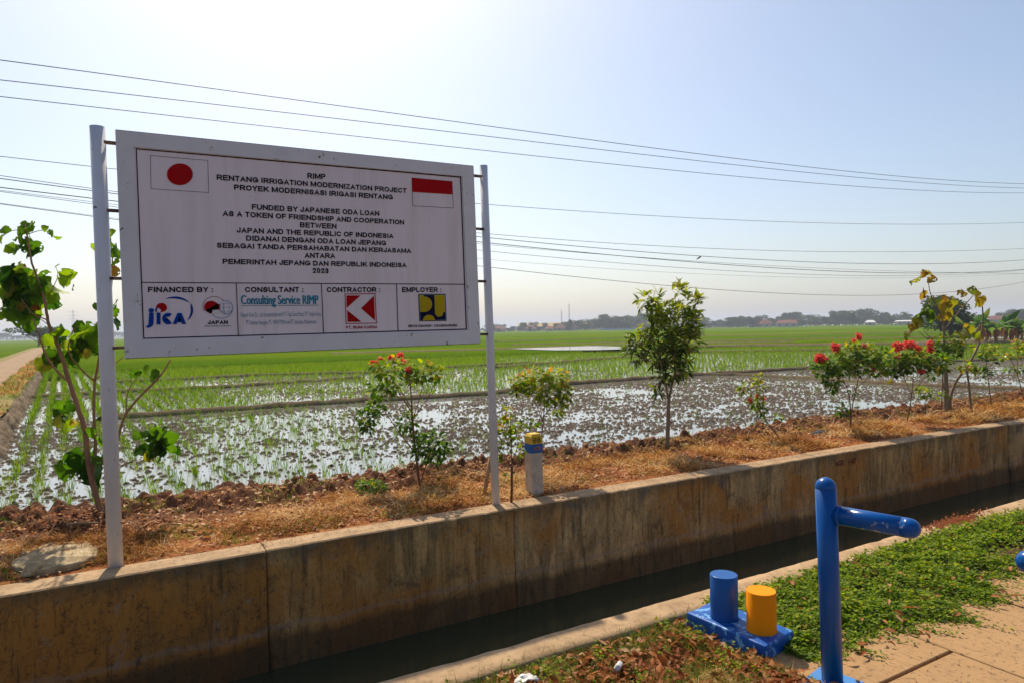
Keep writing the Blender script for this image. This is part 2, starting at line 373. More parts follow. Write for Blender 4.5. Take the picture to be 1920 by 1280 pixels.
# muddy field: clods that stand out of the water, on a fan-shaped grid that is finer close by
def bund_line(px_pts, z=ZP):
    return [atz(x, y, z)[:2] for x, y in px_pts]
bund_a = bund_line([(190, 789), (216, 785), (480, 766), (600, 758), (911, 740), (1066, 721), (1120, 717), (1300, 704), (1540, 690), (1920, 672)])
bund_a_x = np.array([p[0] for p in bund_a]); bund_a_y = np.array([p[1] for p in bund_a])
PATH_X = lambda y: -2.28 - (np.asarray(y)-20.1)*.061          # field edge of the dirt track
def mud_density(x, y):
    f = fbm(x, y, 2.6, 5, 3)
    yb = np.interp(x, bund_a_x, bund_a_y)
    d = .54 + (f-.5)*1.7 + (fbm(x, y*1.7, .8, 6, 3)-.5)*1.5
    d = np.where(x < 2.2, d-.12 + .04*np.maximum(x, 0), d)
    near = np.clip((y-8.75-.5*(fbm(x, x*0, 1.5, 9, 2)-.5))/1.0, 0, 1)
    d = d - (1-near)*.9*np.clip((x+2)/4, .15, 1)
    d = np.clip(d, .16*(x < 6), .80)
    d = np.where(y > yb, np.where(x > 10, .02, .26)+(f-.5)*1.2, d)
    d = np.where(y > yb+13, .0, d)
    return np.clip(d, .0, 1)
def mud_height(x, y):
    k = mud_density(x, y)
    wx = x+(fbm(x, y, .07, 71, 2)-.5)*.05; wy = y+(fbm(x, y, .07, 73, 2)-.5)*.05
    h = clods(wx, wy, .115, 11, .16, .43, keep=k*.95)*.125
    h = np.maximum(h, clods(wx+7.3, wy+3.1, .19, 31, .14, .36, keep=k*.6)*.145)
    h = np.maximum(h, clods(wx+1.3, wy+9.1, .070, 51, .16, .42, keep=np.clip(k*1.1+.05, 0, 1)*.85)*.115)
    h = h + (fbm(x, y, .04, 77, 2)-.5)*.034
    h = h - .016
    return ZP + h
def fan(t0, t1, nt, r0, r1, r_step, grow):
    th = np.linspace(math.radians(t0), math.radians(t1), nt); rs = [r0]
    while rs[-1] < r1: rs.append(rs[-1] + r_step*(rs[-1]/r0)**grow)
    T, Rr = np.meshgrid(th, np.array(rs)); return Rr*np.sin(T), Rr*np.cos(T), len(rs), nt
X, Y, r, c = fan(-17, 72, 1700, 7.9, 46, .020, 1.1)
Z = mud_height(X, Y)
F = grid_faces(r, c); cx, cyy = X.ravel()[F].mean(1), Y.ravel()[F].mean(1)
ok = (cyy > 7.35) & (cyy < 36) & (cx > PATH_X(cyy)-.1) & (cx < 46) & (Z.ravel()[F].max(1) > ZP-.012)
F = F[ok]; u, inv = np.unique(F, return_inverse=True)
V = np.stack([X.ravel()[u], Y.ravel()[u], Z.ravel()[u]], 1)
tag(mesh_np('field_mud', V, inv.reshape(F.shape), M['mud'], smooth=True), kind='structure')

# low earth bunds between the fields
def ridge(name, line, w, h, z0, m, step=.12, rough=.5, seed=1):
    pts = np.array(line); seg = np.linalg.norm(np.diff(pts, axis=0), axis=1); s = np.concatenate([[0], np.cumsum(seg)])
    t = np.arange(0, s[-1], step); px_ = np.interp(t, s, pts[:, 0]); py_ = np.interp(t, s, pts[:, 1])
    dx = np.gradient(px_); dy = np.gradient(py_); L = np.hypot(dx, dy); nx_, ny_ = -dy/L, dx/L
    k = np.linspace(-1, 1, 9); prof = np.cos(k*math.pi/2)**.7
    X = px_[:, None]+nx_[:, None]*k*w/2; Y = py_[:, None]+ny_[:, None]*k*w/2
    Z = z0-.03 + prof*(h+.03)*(1-rough*.5+rough*fbm(X, Y, .35, seed, 3)) 
    V = np.stack([X.ravel(), Y.ravel(), Z.ravel()], 1)
    return tag(mesh_np(name, V, grid_faces(len(t), 9), m, smooth=True), kind='structure')
ridge('field_bund', bund_a, .42, .13, ZP, M['bund'], seed=2)
ridge('field_bund', bund_line([(1290, 703), (1380, 703), (1500, 709), (1700, 722), (1920, 731), (2300, 752)]), .34, .10, ZP, M['bund'], seed=3)
ridge('field_bund', bund_line([(930, 690), (1200, 668), (1290, 661), (1600, 657), (1920, 652)]), .5, .14, ZP, M['bund'], step=.3, seed=4)
ridge('field_bund', [(-2.6, 27.5), (.8, 27.6), (3.2, 27.2), (9, 28.6)], .4, .12, ZP, M['bund'], seed=5)
ridge('field_bund', bund_line([(200, 718), (330, 712), (480, 704), (700, 699), (860, 688), (1000, 680)]), .4, .12, ZP, M['bund'], step=.2, seed=6)
ridge('field_bund', bund_line([(600, 672), (900, 661), (1180, 652), (1400, 640)]), .6, .18, ZP, M['bund'], step=.5, seed=7)
bl = ridge('banana_bund', [tuple(atz(1700, 650, ZP)[:2]), tuple(atz(1760, 646, ZP)[:2]), tuple(atz(1920, 640, ZP)[:2]), tuple(atz(2050, 636, ZP)[:2])], 2.4, .35, ZP, M['bund'], step=.4, seed=8)

for k, ln in enumerate([[(960, 646), (1400, 637), (1920, 629)], [(930, 640), (1300, 631), (1920, 620.5)], [(620, 662), (900, 655), (1200, 645), (1500, 640)], [(1300, 648), (1600, 645), (1920, 640)]]):
    ridge('field_bund', bund_line(ln, ZP+.2), 1.1, .12, ZP+.17, M['bund'], step=.8, seed=20+k)
# far rice: one continuous canopy to the tree line, its front edge turned down into the nearer rice
ys = np.concatenate([np.array([44, 44.4, 45.5]), 46+np.cumsum(np.geomspace(.7, 45, 60))]); ys = ys[ys < 900]
xs = np.concatenate([-np.geomspace(1400, 3, 60), np.linspace(-2, 60, 60), np.geomspace(62, 1600, 60)])
Xg, Yg = np.meshgrid(xs, ys)
Zg = ZP+.16+.05*fbm(Xg, Yg, 3.0, 9, 2) + np.where(Yg < 44.3, -.3, 0)
Fg = grid_faces(len(ys), len(xs)); cxg = Xg.ravel()[Fg].mean(1); cyg = Yg.ravel()[Fg].mean(1)
PT = [atz(955, 652.5, ZP), atz(1060, 647.5, ZP), atz(1182, 648.5, ZP), atz(1195, 655, ZP), atz(1060, 657.5, ZP)]
Fg = Fg[(cxg > PATH_X(cyg)+.2)]
tag(mesh_np('rice_field', np.stack([Xg.ravel(), Yg.ravel(), Zg.ravel()], 1), Fg, M['rice_far'], smooth=True), kind='stuff', label='dense bright green rice reaching to the tree line', cat='rice')
# left of the track
xs2 = np.concatenate([-np.geomspace(1500, 3.3, 50)]); ys2 = np.concatenate([[6.5, 7.5], np.geomspace(8, 900, 90)])
Xg, Yg = np.meshgrid(xs2, ys2); Xg = Xg + PATH_X(Yg) + 1.2
Zg = np.full(Xg.shape, -.12)+.06*fbm(Xg, Yg, .8, 9, 3)
tag(mesh_np('rice_field', np.stack([Xg.ravel(), Yg.ravel(), Zg.ravel()], 1), grid_faces(len(ys2), len(xs2)), M['rice_far'], smooth=True), kind='stuff', label='even green rice on the far side of the dirt track', cat='rice')
# open water pond inside the far field
bm = bmesh.new()
pp = [(atz(x, y, ZP+.24)) for x, y in [(958, 653.5), (1000, 650.5), (1060, 648), (1130, 648.3), (1190, 650.5), (1186, 653.5), (1120, 655.5), (1040, 656)]]
bm.faces.new([bm.verts.new(Vector(p)) for p in pp]); tag(obj_bm('pond_water', bm, M['paddy_water']), kind='structure')

# dirt track with verges, running away on the left
def strip(name, off0, off1, z, m, y0=6.3, y1=150, n=240, amp=.05, seed=1, nk=6, bulge=0):
    yy = np.geomspace(y0, y1, n); k = np.linspace(0, 1, nk)
    A = off0+(fbm(yy, yy*0+seed, 1.2, seed, 3)-.5)*amp*4; B = off1+(fbm(yy, yy*0+seed+9, 1.2, seed+5, 3)-.5)*amp*4
    Xs = PATH_X(yy)[:, None]+A[:, None]*(1-k)+B[:, None]*k; Ys = np.repeat(yy[:, None], nk, 1)
    zz = z + (fbm(Xs, Ys, .3, seed, 3)-.5)*.05 + bulge*np.sin(k*math.pi)[None, :]
    return tag(mesh_np(name, np.stack([Xs.ravel(), Ys.ravel(), zz.ravel()], 1), grid_faces(n, nk), m, smooth=True), kind='structure')
strip('track_verge', -3.3, .0, .02, M['verge'], seed=3, nk=16)
strip('dirt_track', -2.45, -.75, .055, M['dirt'], seed=4, nk=9, amp=.09)
yy = np.geomspace(6.3, 150, 300); kk = np.linspace(0, 1, 10)
Xs = PATH_X(yy)[:, None]+.02+kk[None, :]*.22; Zs = .05-kk[None, :]**1.1*.42+0*Xs
nz = fbm(yy[:, None]*1.0+0*Xs, Zs, .16, 5, 3)-.5; Xs = Xs+nz*.22; Zs = Zs+(fbm(Xs, yy[:, None]+0*Xs, .2, 8, 2)-.5)*.08
tag(mesh_np('track_side_bank', np.stack([Xs.ravel(), np.repeat(yy[:, None], 10, 1).ravel(), Zs.ravel()], 1), grid_faces(300, 10), soil('stony_track_edge', (.16, .115, .075), (.28, .21, .14), (.10, .07, .045), 2.5), smooth=True), kind='structure')

# bank between the wall and the paddy
def bank_z(x, y):
    edge = 7.42+.30*(fbm(x, y*0, 1.4, 13, 3)-.5)+.5*np.clip((2.2-x)/3.5, 0, 1)
    edge = edge + .22*(fbm(x, y, .35, 15, 2)-.5)
    z = -.012+.05*np.clip((y-5.78)/.5, 0, 1)*fbm(x, y, .8, 21, 3)
    rub = np.clip((y-(edge-.85))/.3, 0, 1)
    z = z + rub*(clods(x, y, .15, 61, .2, .6, keep=.8)*.15+clods(x+3, y+5, .08, 62, .3, .7)*.08) + (fbm(x, y, .06, 8, 3)-.5)*.03
    z = z + clods(x, y, .12, 64, .2, .5, keep=.25)*.05*np.clip((y-5.85)/.3, 0, 1)
    drop = np.clip((y-edge)/.42, 0, 1); drop = drop*drop*(3-2*drop)
    return z - drop*.40
xs = np.concatenate([np.arange(-3.0, 4, .022), np.arange(4, 14, .032), np.arange(14, 60, .09)]); ys = np.concatenate([[5.715], np.arange(5.73, 8.45, .028)])
Xb, Yb = np.meshgrid(xs, ys); Zb = bank_z(Xb, Yb)
tag(mesh_np('bank_ground', np.stack([Xb.ravel(), Yb.ravel(), Zb.ravel()], 1), grid_faces(len(ys), len(xs)), M['bank'], smooth=True), kind='structure')
sheet('bank_ground', -60, -3.0, 5.71, 7.6, -.01, M['bank'])

# ---------------------------------------------------------------- the canal walls
wall = thing('canal_wall', 'long stained concrete wall lining the far side of the canal', 'wall', (0, YW, 0))
def wall_section(x0, x1, m, proud=0.0, seed=0, zb=-1.34):
    nx = max(2, int((x1-x0)/.045)); xs = np.linspace(x0, x1, nx)
    prof = [(0, zb), (0, -1.0), (0, -.8), (0, -.6), (0, -.4), (0, -.2), (0, -.03), (.004, -.012), (.015, -.002), (.06, 0), (.14, .002), (.22, 0), (.262, -.008), (.266, -.05), (.266, -.4)]
    P = np.array(prof); X = np.repeat(xs[:, None], len(P), 1); Y = np.repeat(P[None, :, 0], nx, 0)-proud; Z = np.repeat(P[None, :, 1], nx, 0).copy()
    n = (fbm(X, Z*2+seed, .35, 41+seed, 3)-.5)*.007; Y = Y+np.where(P[None, :, 0] < .05, n, 0)
    Y = Y - .02*np.clip((-.66-Z)/.05, 0, 1)*(P[None, :, 0] < .01)
    Z = Z + np.where(P[None, :, 1] > -.02, (fbm(X, Y, .9, 43+seed, 3)-.5)*.006, 0)
    Z[:, 6:9] -= (np.maximum(0, vnoise(xs, xs*0, .07, 5+seed)-.82)*.05)[:, None]
    V = np.stack([X.ravel(), Y.ravel(), Z.ravel()], 1); F = grid_faces(nx, len(P))
    o = mesh_np('wall_section', V, F, m, wall, smooth=True)
    o.data.materials.append(M['cap_concrete']); k = np.tile(np.arange(len(P)-1), nx-1)
    o.data.polygons.foreach_set('material_index', np.where((k >= 7) & (k <= 12), 1, 0).astype(np.int32)); o.data.polygons.foreach_set('use_smooth', (k < 6)|((k > 8) & (k < 11)))
    # end caps so that the joint reads as a gap
    bm = bmesh.new(); bm.from_mesh(o.data)
    bm.verts.ensure_lookup_table(); npf = len(P)
    for i in (0, nx-1):
        f = bm.faces.new([bm.verts[i*npf+j] for j in range(npf)]); f.smooth = False
    bmesh.ops.recalc_face_normals(bm, faces=bm.faces[:]); bm.to_mesh(o.data); bm.free(); return o
J = [aty(x, 1000, YW)[0] for x in (498, 965, 1312, 1535, 1755)]
cuts = [-30, J[0], J[1], J[2], J[3], aty(1890, 850, YW)[0], 19.5, 27, 35, 60]
mats = ['wall_rusty', 'wall_mid', 'wall_grey', 'wall_grey', 'wall_mid', 'wall_grey', 'wall_mid', 'wall_grey', 'wall_grey']
for i, mm in enumerate(mats):
    wall_section(cuts[i]+.004, cuts[i+1]-.004, M[mm], proud=(.016 if i == 0 else .03 if i == 5 else 0), seed=i*3)

curb = thing('canal_curb', 'chipped concrete curb along the near edge of the canal', 'curb', (0, 0, 0))
xs = np.arange(-20, 40, .03)
prof = np.array([(3.10, -1.34), (3.10, -.6), (3.10, -.06), (3.098, -.006), (3.092, 0), (3.02, .001), (2.95, 0), (2.900, -.002), (2.895, -.02), (2.893, -.13)])
X = np.repeat(xs[:, None], len(prof), 1); Y = np.repeat(prof[None, :, 0], len(xs), 0).copy(); Z = np.repeat(prof[None, :, 1], len(xs), 0).copy()
chip = np.maximum(0, vnoise(xs, xs*0, .16, 91)-.72)*.07+(fbm(xs, xs*0, .05, 92, 3)-.5)*.008
for j in (2, 3, 4): Y[:, j] -= chip
Y[:, 7:9] += ((fbm(xs, xs*0+3, .2, 93, 3)-.5)*.012)[:, None]; Z[:, 4:8] += (fbm(X[:, 4:8], Y[:, 4:8], .3, 95, 3)-.5)*.006
mesh_np('curb_block', np.stack([X.ravel(), Y.ravel(), Z.ravel()], 1), grid_faces(len(xs), len(prof)), M['cap_concrete'], curb, smooth=False)

# ---------------------------------------------------------------- broomed pavement slabs
bm = bmesh.new()
XJ = [-7.99+.893*i for i in range(0, 30)]
off = 3.592-.893*round((3.592-XJ[0])/.893)-XJ[0]
for i in range(len(XJ)-1):
    x0 = XJ[i]+off; x1 = XJ[i+1]+off
    if x1 < 2.68: continue
    odd = (round((x0-3.592)/.893) % 2) == 0
    yj = [2.36, 1.20, .05, -1.2, -2.5] if odd else [2.36, 1.855, .62, -.6, -1.8, -3.0]
    for a, b in zip(yj[:-1], yj[1:]):
        box(bm, ((x0+x1)/2, (a+b)/2, -.043+random.Random(i*7+a).uniform(-.003, .003)), (x1-x0-.016, a-b-.016, .08), bevel=.004, seg=1)
tag(obj_bm('pavement', bm, M['broom']), kind='structure')
sheet('roadside_ground', -60, 90, -60, 2.34, -.062, M['bed'])
# planting bed surface, slightly humped
xs = np.arange(-3, 16, .04); ys = np.arange(.6, 2.90, .03); Xb, Yb = np.meshgrid(xs, ys)
Zb = -.035+.025*fbm(Xb, Yb, .2, 33, 3)-.03*np.clip((2.30-Yb)/.2, 0, 1)*np.clip((Xb-2.6)/.1, 0, 1)-.01-.06*((Yb < 2.3) & (Xb > 2.68))
tag(mesh_np('planting_bed', np.stack([Xb.ravel(), Yb.ravel(), Zb.ravel()], 1), grid_faces(len(ys), len(xs)), M['bed'], smooth=True), kind='structure')

# ================================================================ SIGN BOARD
YS = 5.64                                              # front of the banner
rng = np.random.default_rng(7); R_ = random.Random(7)
sign = thing('sign_board', 'large white project sign with two flags and black lettering, hung between two steel posts', 'sign', (0, 0, 0))
def on_wall(pts, y): return [aty(px, py, y) for px, py in pts]
def slab(name, px_pts, y, depth, m, parent, bevel=0):
    P = on_wall(px_pts, y); bm = bmesh.new()
    a = [bm.verts.new(Vector(p)) for p in P]; b = [bm.verts.new(Vector(p)+Vector((0, depth, 0))) for p in P]
    bm.faces.new(a); bm.faces.new(b[::-1]); n = len(a)
    for i in range(n): bm.faces.new((a[i], a[(i+1) % n], b[(i+1) % n], b[i]))
    if bevel: bmesh.ops.bevel(bm, geom=bm.edges[:], offset=bevel, segments=2, affect='EDGES')
    return obj_bm(name, bm, m, parent)
fr_o = [(216, 244), (888, 312), (901, 643), (234, 671)]
fr_i = [(250.5, 276), (867, 331), (879, 620.5), (266.5, 638)]
PO = on_wall(fr_o, YS-.012); PI = on_wall(fr_i, YS-.012)
bm = bmesh.new(); D = Vector((0, .055, 0)); o = [Vector(p) for p in PO]; i_ = [Vector(p) for p in PI]
for k in range(4):                                     # four mitred bars
    q = [o[k], o[(k+1) % 4], i_[(k+1) % 4], i_[k]]
    va = [bm.verts.new(p) for p in q]; vb = [bm.verts.new(p+D) for p in q]
    bm.faces.new(va); bm.faces.new(vb[::-1])
    for j in range(4): bm.faces.new((va[j], va[(j+1) % 4], vb[(j+1) % 4], vb[j]))
obj_bm('frame', bm, M['white_steel'], sign)
for a, b in ((o[3], o[2]), (o[0], o[1])):              # rusty edge strip under and over the frame
    z = -.0045 if a is o[3] else .0025; dz_ = (b.z-a.z)/2
    bm = bmesh.new(); g = box(bm, (0, 0, 0), ((b-a).length-.004, .05, .004), 0)
    for v in g: v.co.z += dz_*v.co.x/((b-a).length/2); v.co += (a+b)/2+Vector((0, .028, z))
    obj_bm('edge_strip', bm, M['rusty_steel'], sign)
slab('banner', fr_i, YS, .02, M['banner'], sign)
def post(p0, p1, r, nm='post'):
    bm = bmesh.new(); tube(bm, [p0, Vector(p0)*.5+Vector(p1)*.5, p1], r, 28)
    return obj_bm(nm, bm, M['white_steel'], sign)
YP = 5.70
pl0, pl1 = aty(217.5, 1064, YP), aty(182.5, 238, YP); pl0[2] -= .05
pr0, pr1 = aty(930, 945, YP-.03), aty(906.5, 311, YP-.03); pr0[2] -= .05
post(pl0, pl1, .050); post(pr0, pr1, .0385)
for py, side in ((268, 0), (395, 0), (522, 0), (651, 0), (330, 1), (429, 1), (527, 1), (626, 1)):
    a, b, y = ((192+ (py-268)*.04, 226+(py-268)*.045, YP-.02)) if side == 0 else (884+(py-330)*.04, 908+(py-330)*.036, YP-.04)
    A_, B_ = aty(a, py, y), aty(b, py+ (1 if side == 0 else 1.5), y); bm = bmesh.new()
    box(bm, (A_+B_)/2, (np.linalg.norm(B_-A_), .03, .022), bevel=.003); obj_bm('bracket', bm, M['rusty_steel'], sign)

def text_obj(s, m, parent, name='lettering', bold=.02, extrude=0):
    cu = bpy.data.curves.new(name, 'FONT'); cu.body = s; cu.size = 1; cu.offset = bold; cu.extrude = extrude; cu.resolution_u = 3
    tmp = bpy.data.objects.new(name, cu); COL.objects.link(tmp)
    dg = bpy.context.evaluated_depsgraph_get(); dg.update()
    me = bpy.data.meshes.new_from_object(tmp.evaluated_get(dg)); COL.objects.unlink(tmp); bpy.data.objects.remove(tmp)
    me.materials.clear(); me.materials.append(m); return me
def heavier(me, d):
    """two more copies of the letters, shifted sideways and a hair forward, thicken the strokes"""
    bm = bmesh.new(); bm.from_mesh(me); g = bm.faces[:]
    for k, (dx, dz) in enumerate(((-d, d*.3), (d, -d*.3))):
        r = bmesh.ops.duplicate(bm, geom=g); vs = [v for v in r['geom'] if isinstance(v, bmesh.types.BMVert)]
        for v in vs: v.co += Vector((dx, -.0004*(k+1), dz))
    bm.to_mesh(me); bm.free()
_me = text_obj('H', M['ink'], None, 'x', 0); CAP = max(v.co.y for v in _me.vertices)
def put_text(s, p0, p1, caph, y, m, parent, bold=.02, name='lettering', cap_ref=None):
    """text from p0 to p1 (pixel ends of the base line), cap height in pixels"""
    me = text_obj(s, m, parent, name, 0); n = len(me.vertices); co = np.empty(n*3, np.float32); me.vertices.foreach_get('co', co); co = co.reshape(-1, 3)
    A_, B_ = aty(*p0, y), aty(*p1, y); T_ = aty(p0[0], p0[1]-caph, y)
    x0, x1 = co[:, 0].min(), co[:, 0].max()
    u = (co[:, 0]-x0)/(x1-x0); v = co[:, 1]/CAP
    P = A_+(B_-A_)*u[:, None] + np.outer(v, np.array([0, 0, T_[2]-A_[2]]))
    me.vertices.foreach_set('co', P.astype(np.float32).ravel()); me.update()
    if bold: heavier(me, np.linalg.norm(A_-T_)*bold)
    ob = bpy.data.objects.new(name, me); ob.parent = parent; COL.objects.link(ob); return ob
YT = YS-.003
# plain bold capitals drawn as strokes: (advance in em, polylines in a unit box)
def _el(cx, cy_, rx, ry, a0, a1, n=14): return [(cx+rx*math.cos(math.radians(a0+(a1-a0)*k/n)), cy_+ry*math.sin(math.radians(a0+(a1-a0)*k/n))) for k in range(n+1)]
_P = [(0, 0), (0, 1), (.62, 1), (.88, .93), (1, .73), (.88, .53), (.62, .45), (0, .45)]
GLYPH = {'A': (.722, [[(0, 0), (.5, 1), (1, 0)], [(.2, .32), (.8, .32)]]), 'B': (.722, [[(.6, .53), (0, .53), (0, 1), (.6, 1), (.84, .93), (.92, .78), (.84, .6), (.6, .53), (.88, .45), (1, .27), (.88, .07), (.62, 0), (0, 0), (0, .53)]]),
 'C': (.722, [_el(.52, .5, .52, .5, 38, 322, 18)]), 'D': (.722, [[(0, 0), (0, 1), (.5, 1), (.82, .90), (1, .5), (.82, .10), (.5, 0), (0, 0), (0, .1)]]), 'E': (.667, [[(1, 1), (0, 1), (0, 0), (1, 0)], [(0, .52), (.92, .52)]]),
 'F': (.611, [[(1, 1), (0, 1), (0, 0)], [(0, .50), (.86, .50)]]), 'G': (.778, [_el(.5, .5, .5, .5, 42, 318, 18)+[(1, .16), (1, .46), (.55, .46)]]), 'H': (.722, [[(0, 0), (0, 1)], [(1, 0), (1, 1)], [(0, .53), (1, .53)]]), 'I': (.278, [[(.5, 0), (.5, 1)]]),
 'J': (.556, [[(1, 1), (1, .3), (.86, .07), (.5, 0), (.15, .07), (0, .32)]]), 'K': (.722, [[(0, 0), (0, 1)], [(.95, 1), (0, .34)], [(.36, .60), (1, 0)]]), 'L': (.611, [[(0, 1), (0, 0), (1, 0)]]),
 'M': (.833, [[(0, 0), (0, 1)], [(.06, .96), (.5, .05), (.94, .96)], [(1, 1), (1, 0)]]), 'N': (.722, [[(0, 0), (0, 1)], [(.04, .96), (.96, .04)], [(1, 0), (1, 1)]]), 'O': (.778, [_el(.5, .5, .5, .5, 90, 455, 24)]), 'P': (.667, [_P]),
 'R': (.722, [_P, [(.52, .45), (1, 0)]]), 'S': (.667, [[(.93, .74), (.80, .94), (.5, 1), (.2, .94), (.06, .76), (.18, .59), (.5, .51), (.84, .42), (.97, .24), (.82, .05), (.5, 0), (.18, .05), (.02, .26)]]), 'T': (.611, [[(0, 1), (1, 1)], [(.5, 1), (.5, 0)]]),
 'U': (.722, [[(0, 1), (0, .32), (.14, .07), (.5, 0), (.86, .07), (1, .32), (1, 1)]]), 'V': (.667, [[(0, 1), (.5, 0), (1, 1)]]), 'W': (.944, [[(0, 1), (.26, 0), (.5, .95), (.74, 0), (1, 1)]]), 'X': (.667, [[(0, 0), (1, 1)], [(0, 1), (1, 0)]]), 'Y': (.667, [[(0, 1), (.5, .45), (1, 1)], [(.5, .45), (.5, 0)]]),
 'Z': (.611, [[(0, 1), (1, 1), (0, 0), (1, 0)]]), '0': (.556, [_el(.5, .5, .5, .5, 90, 455, 20)]), '1': (.556, [[(.12, .74), (.58, 1), (.58, 0)]]), '2': (.556, [[(.04, .70), (.16, .93), (.5, 1), (.84, .93), (.95, .72), (.78, .48), (.02, 0), (1, 0)]]),
 '3': (.556, [[(.05, .78), (.22, .96), (.5, 1), (.8, .94), (.9, .76), (.74, .57), (.45, .53), (.78, .47), (.97, .27), (.82, .06), (.5, 0), (.18, .05), (.02, .25)]]), '4': (.556, [[(.74, 0), (.74, 1), (0, .30), (1, .30)]]), '6': (.556, [[(.92, .80), (.75, .97), (.5, 1), (.18, .86), (.02, .5), (.04, .25)]+_el(.5, .3, .47, .3, 180, 545, 16)]),
 '8': (.556, [_el(.5, .76, .42, .24, 90, 455, 14), _el(.5, .27, .5, .27, 90, 455, 14)]), ':': (.333, 'dots2'), '.': (.278, 'dot'), '-': (.333, [[(0, .4), (1, .4)]]), ' ': (.278, [])}
def cap_strokes(s, t=.20):
    """quads in cap-height units for a line of capitals"""
    V = []; F = []; x = 0; lay = 0
    def strip(pts):
        nonlocal lay
        L = []; n = len(pts)
        for i in range(n):
            p = np.array(pts[i]); a = np.array(pts[max(i-1, 0)]); b = np.array(pts[min(i+1, n-1)])
            d0 = p-a if i > 0 else b-p; d1 = b-p if i < n-1 else p-a; d0 = d0/np.hypot(*d0); d1 = d1/np.hypot(*d1)
            n0 = np.array([-d0[1], d0[0]]); n1 = np.array([-d1[1], d1[0]]); m = n0+n1; k = np.hypot(*m)
            m = n0 if k < .3 else m/k; c = max(.62, float(m @ n0)); q = m*(t/2)/c
            e = (-d0*t/2 if i == 0 else d1*t/2 if i == n-1 else 0*d0)*ends
            L.append((p+q+e, p-q+e))
        b0 = len(V)
        for u, v in L: V.append((u[0], u[1], lay)); V.append((v[0], v[1], lay))
        for i in range(n-1): F.append((b0+2*i, b0+2*i+1, b0+2*i+3, b0+2*i+2))
        lay = (lay+1) % 3
    for ch in s:
        adv, g = GLYPH[ch]; adv /= .716; sb = .055; w = adv-2*sb-t; ends = 1
        if g == 'dot': strip([(x+sb+t/2, t*.5-.001), (x+sb+t/2, t*.5+.001)])
        elif g == 'dots2': strip([(x+.13+t/2, t*.5-.001), (x+.13+t/2, t*.5+.001)]); strip([(x+.13+t/2, .62-.001), (x+.13+t/2, .62+.001)])
        else:
            for pl in g: strip([(x+sb+t/2+px*w, t/2+py*(1-t)) for px, py in pl])
        x += adv
    return np.array(V, float), F
def put_caps(s, p0, p1, caph, y, m, parent, t=.20, name='lettering', plane=None):
    V, F = cap_strokes(s, t); u = (V[:, 0]-V[:, 0].min())/np.ptp(V[:, 0]); dz = -.0004*V[:, 2]
    if plane is None:
        A_, B_ = aty(*p0, y), aty(*p1, y); T_ = aty(p0[0], p0[1]-caph, y)
        P = A_+(B_-A_)*u[:, None] + np.outer(V[:, 1], np.array([0, 0, T_[2]-A_[2]]))
    else:
        x0, x1, z0, h, slant, loc = plane; P = np.stack([x0+(x1-x0)*u, np.full(len(u), y), z0+V[:, 1]*h+slant*u], 1)-np.array(loc)
    P[:, 1] += dz; bm = bmesh.new(); vs = [bm.verts.new(p) for p in P]
    for f in F:
        try: bm.faces.new([vs[k] for k in f])
        except ValueError: pass
    return obj_bm(name, bm, m, parent)
heads = [('RIMP', (576.4, 335), (610.8, 336.9), 9.8), ('RENTANG IRRIGATION MODERNIZATION PROJECT', (406.3, 337.7), (762.4, 362.6), 9.8),
 ('PROYEK MODERNISASI IRIGASI RENTANG', (439, 356.4), (736.7, 374.8), 9.7), ('FUNDED BY JAPANESE ODA LOAN', (472.4, 393.2), (711.5, 405.4), 9.6),
 ('AS A TOKEN OF FRIENDSHIP AND COOPERATION', (417.4, 405.4), (758, 421.7), 9.6), ('BETWEEN', (562.5, 426.8), (631.4, 429.5), 9.4),
 ('JAPAN AND THE REPUBLIC OF INDONESIA', (443.6, 436.6), (738, 447.4), 9.4), ('DIDANAI DENGAN ODA LOAN JEPANG', (461.8, 451.7), (724, 460.7), 9.4),
 ('SEBAGAI TANDA PERSAHABATAN DAN KERJASAMA', (406.3, 465), (771, 475), 9.4), ('ANTARA', (571, 484), (628.6, 484.8), 9.3),
 ('PEMERINTAH JEPANG DAN REPUBLIK INDONEISA', (417.6, 495.3), (762.4, 501.8), 9.3), ('2023', (585.8, 512.4), (616.4, 513), 9.3),
 ('FINANCED BY :', (277.5, 548.4), (399.8, 548.2), 9.7), ('CONSULTANT :', (459.4, 548.4), (569, 548.2), 9.5),
 ('CONTRACTOR :', (612.8, 548.3), (713, 548.2), 9.2), ('EMPLOYER :', (754, 548.3), (827.5, 548.3), 9)]
for s, a, b, h in heads: put_caps(s, a, b, h*1.05, YT, M['ink'], sign, .22)
put_text('Consulting Service RIMP', (452.3, 571), (596.8, 570.4), 17, YT, M['ink_teal'], sign, .035)
put_text('Nippon Koei Co., Ltd in association with PT. Tata Guna Patria, PT. Yodya Karya,', (451.5, 594.6), (602.5, 592.4), 8.6, YT, M['ink_pale'], sign, 0)
put_text('PT. Kwarsa Hexagon, PT. WIRATMAN and PT. Intimulya Multikencana', (461.6, 609), (593.4, 607), 8.4, YT, M['ink_pale'], sign, 0)
put_caps('PT. BUMI KARSA', (648.8, 616.9), (707.9, 616), 5.4, YT, M['ink_red'], sign, .2)
put_caps('BBWS CIMANUK - CISANGGARUNG', (766, 614.2), (856.8, 612.6), 5.0, YT, M['ink'], sign, .2)
put_caps('JAPAN', (389.4, 608.4), (427.5, 607.9), 7.2, YT, M['ink'], sign, .26)
put_text('Official Development Assistance', (384, 612.8), (434, 612.2), 2.6, YT, M['ink'], sign, 0)

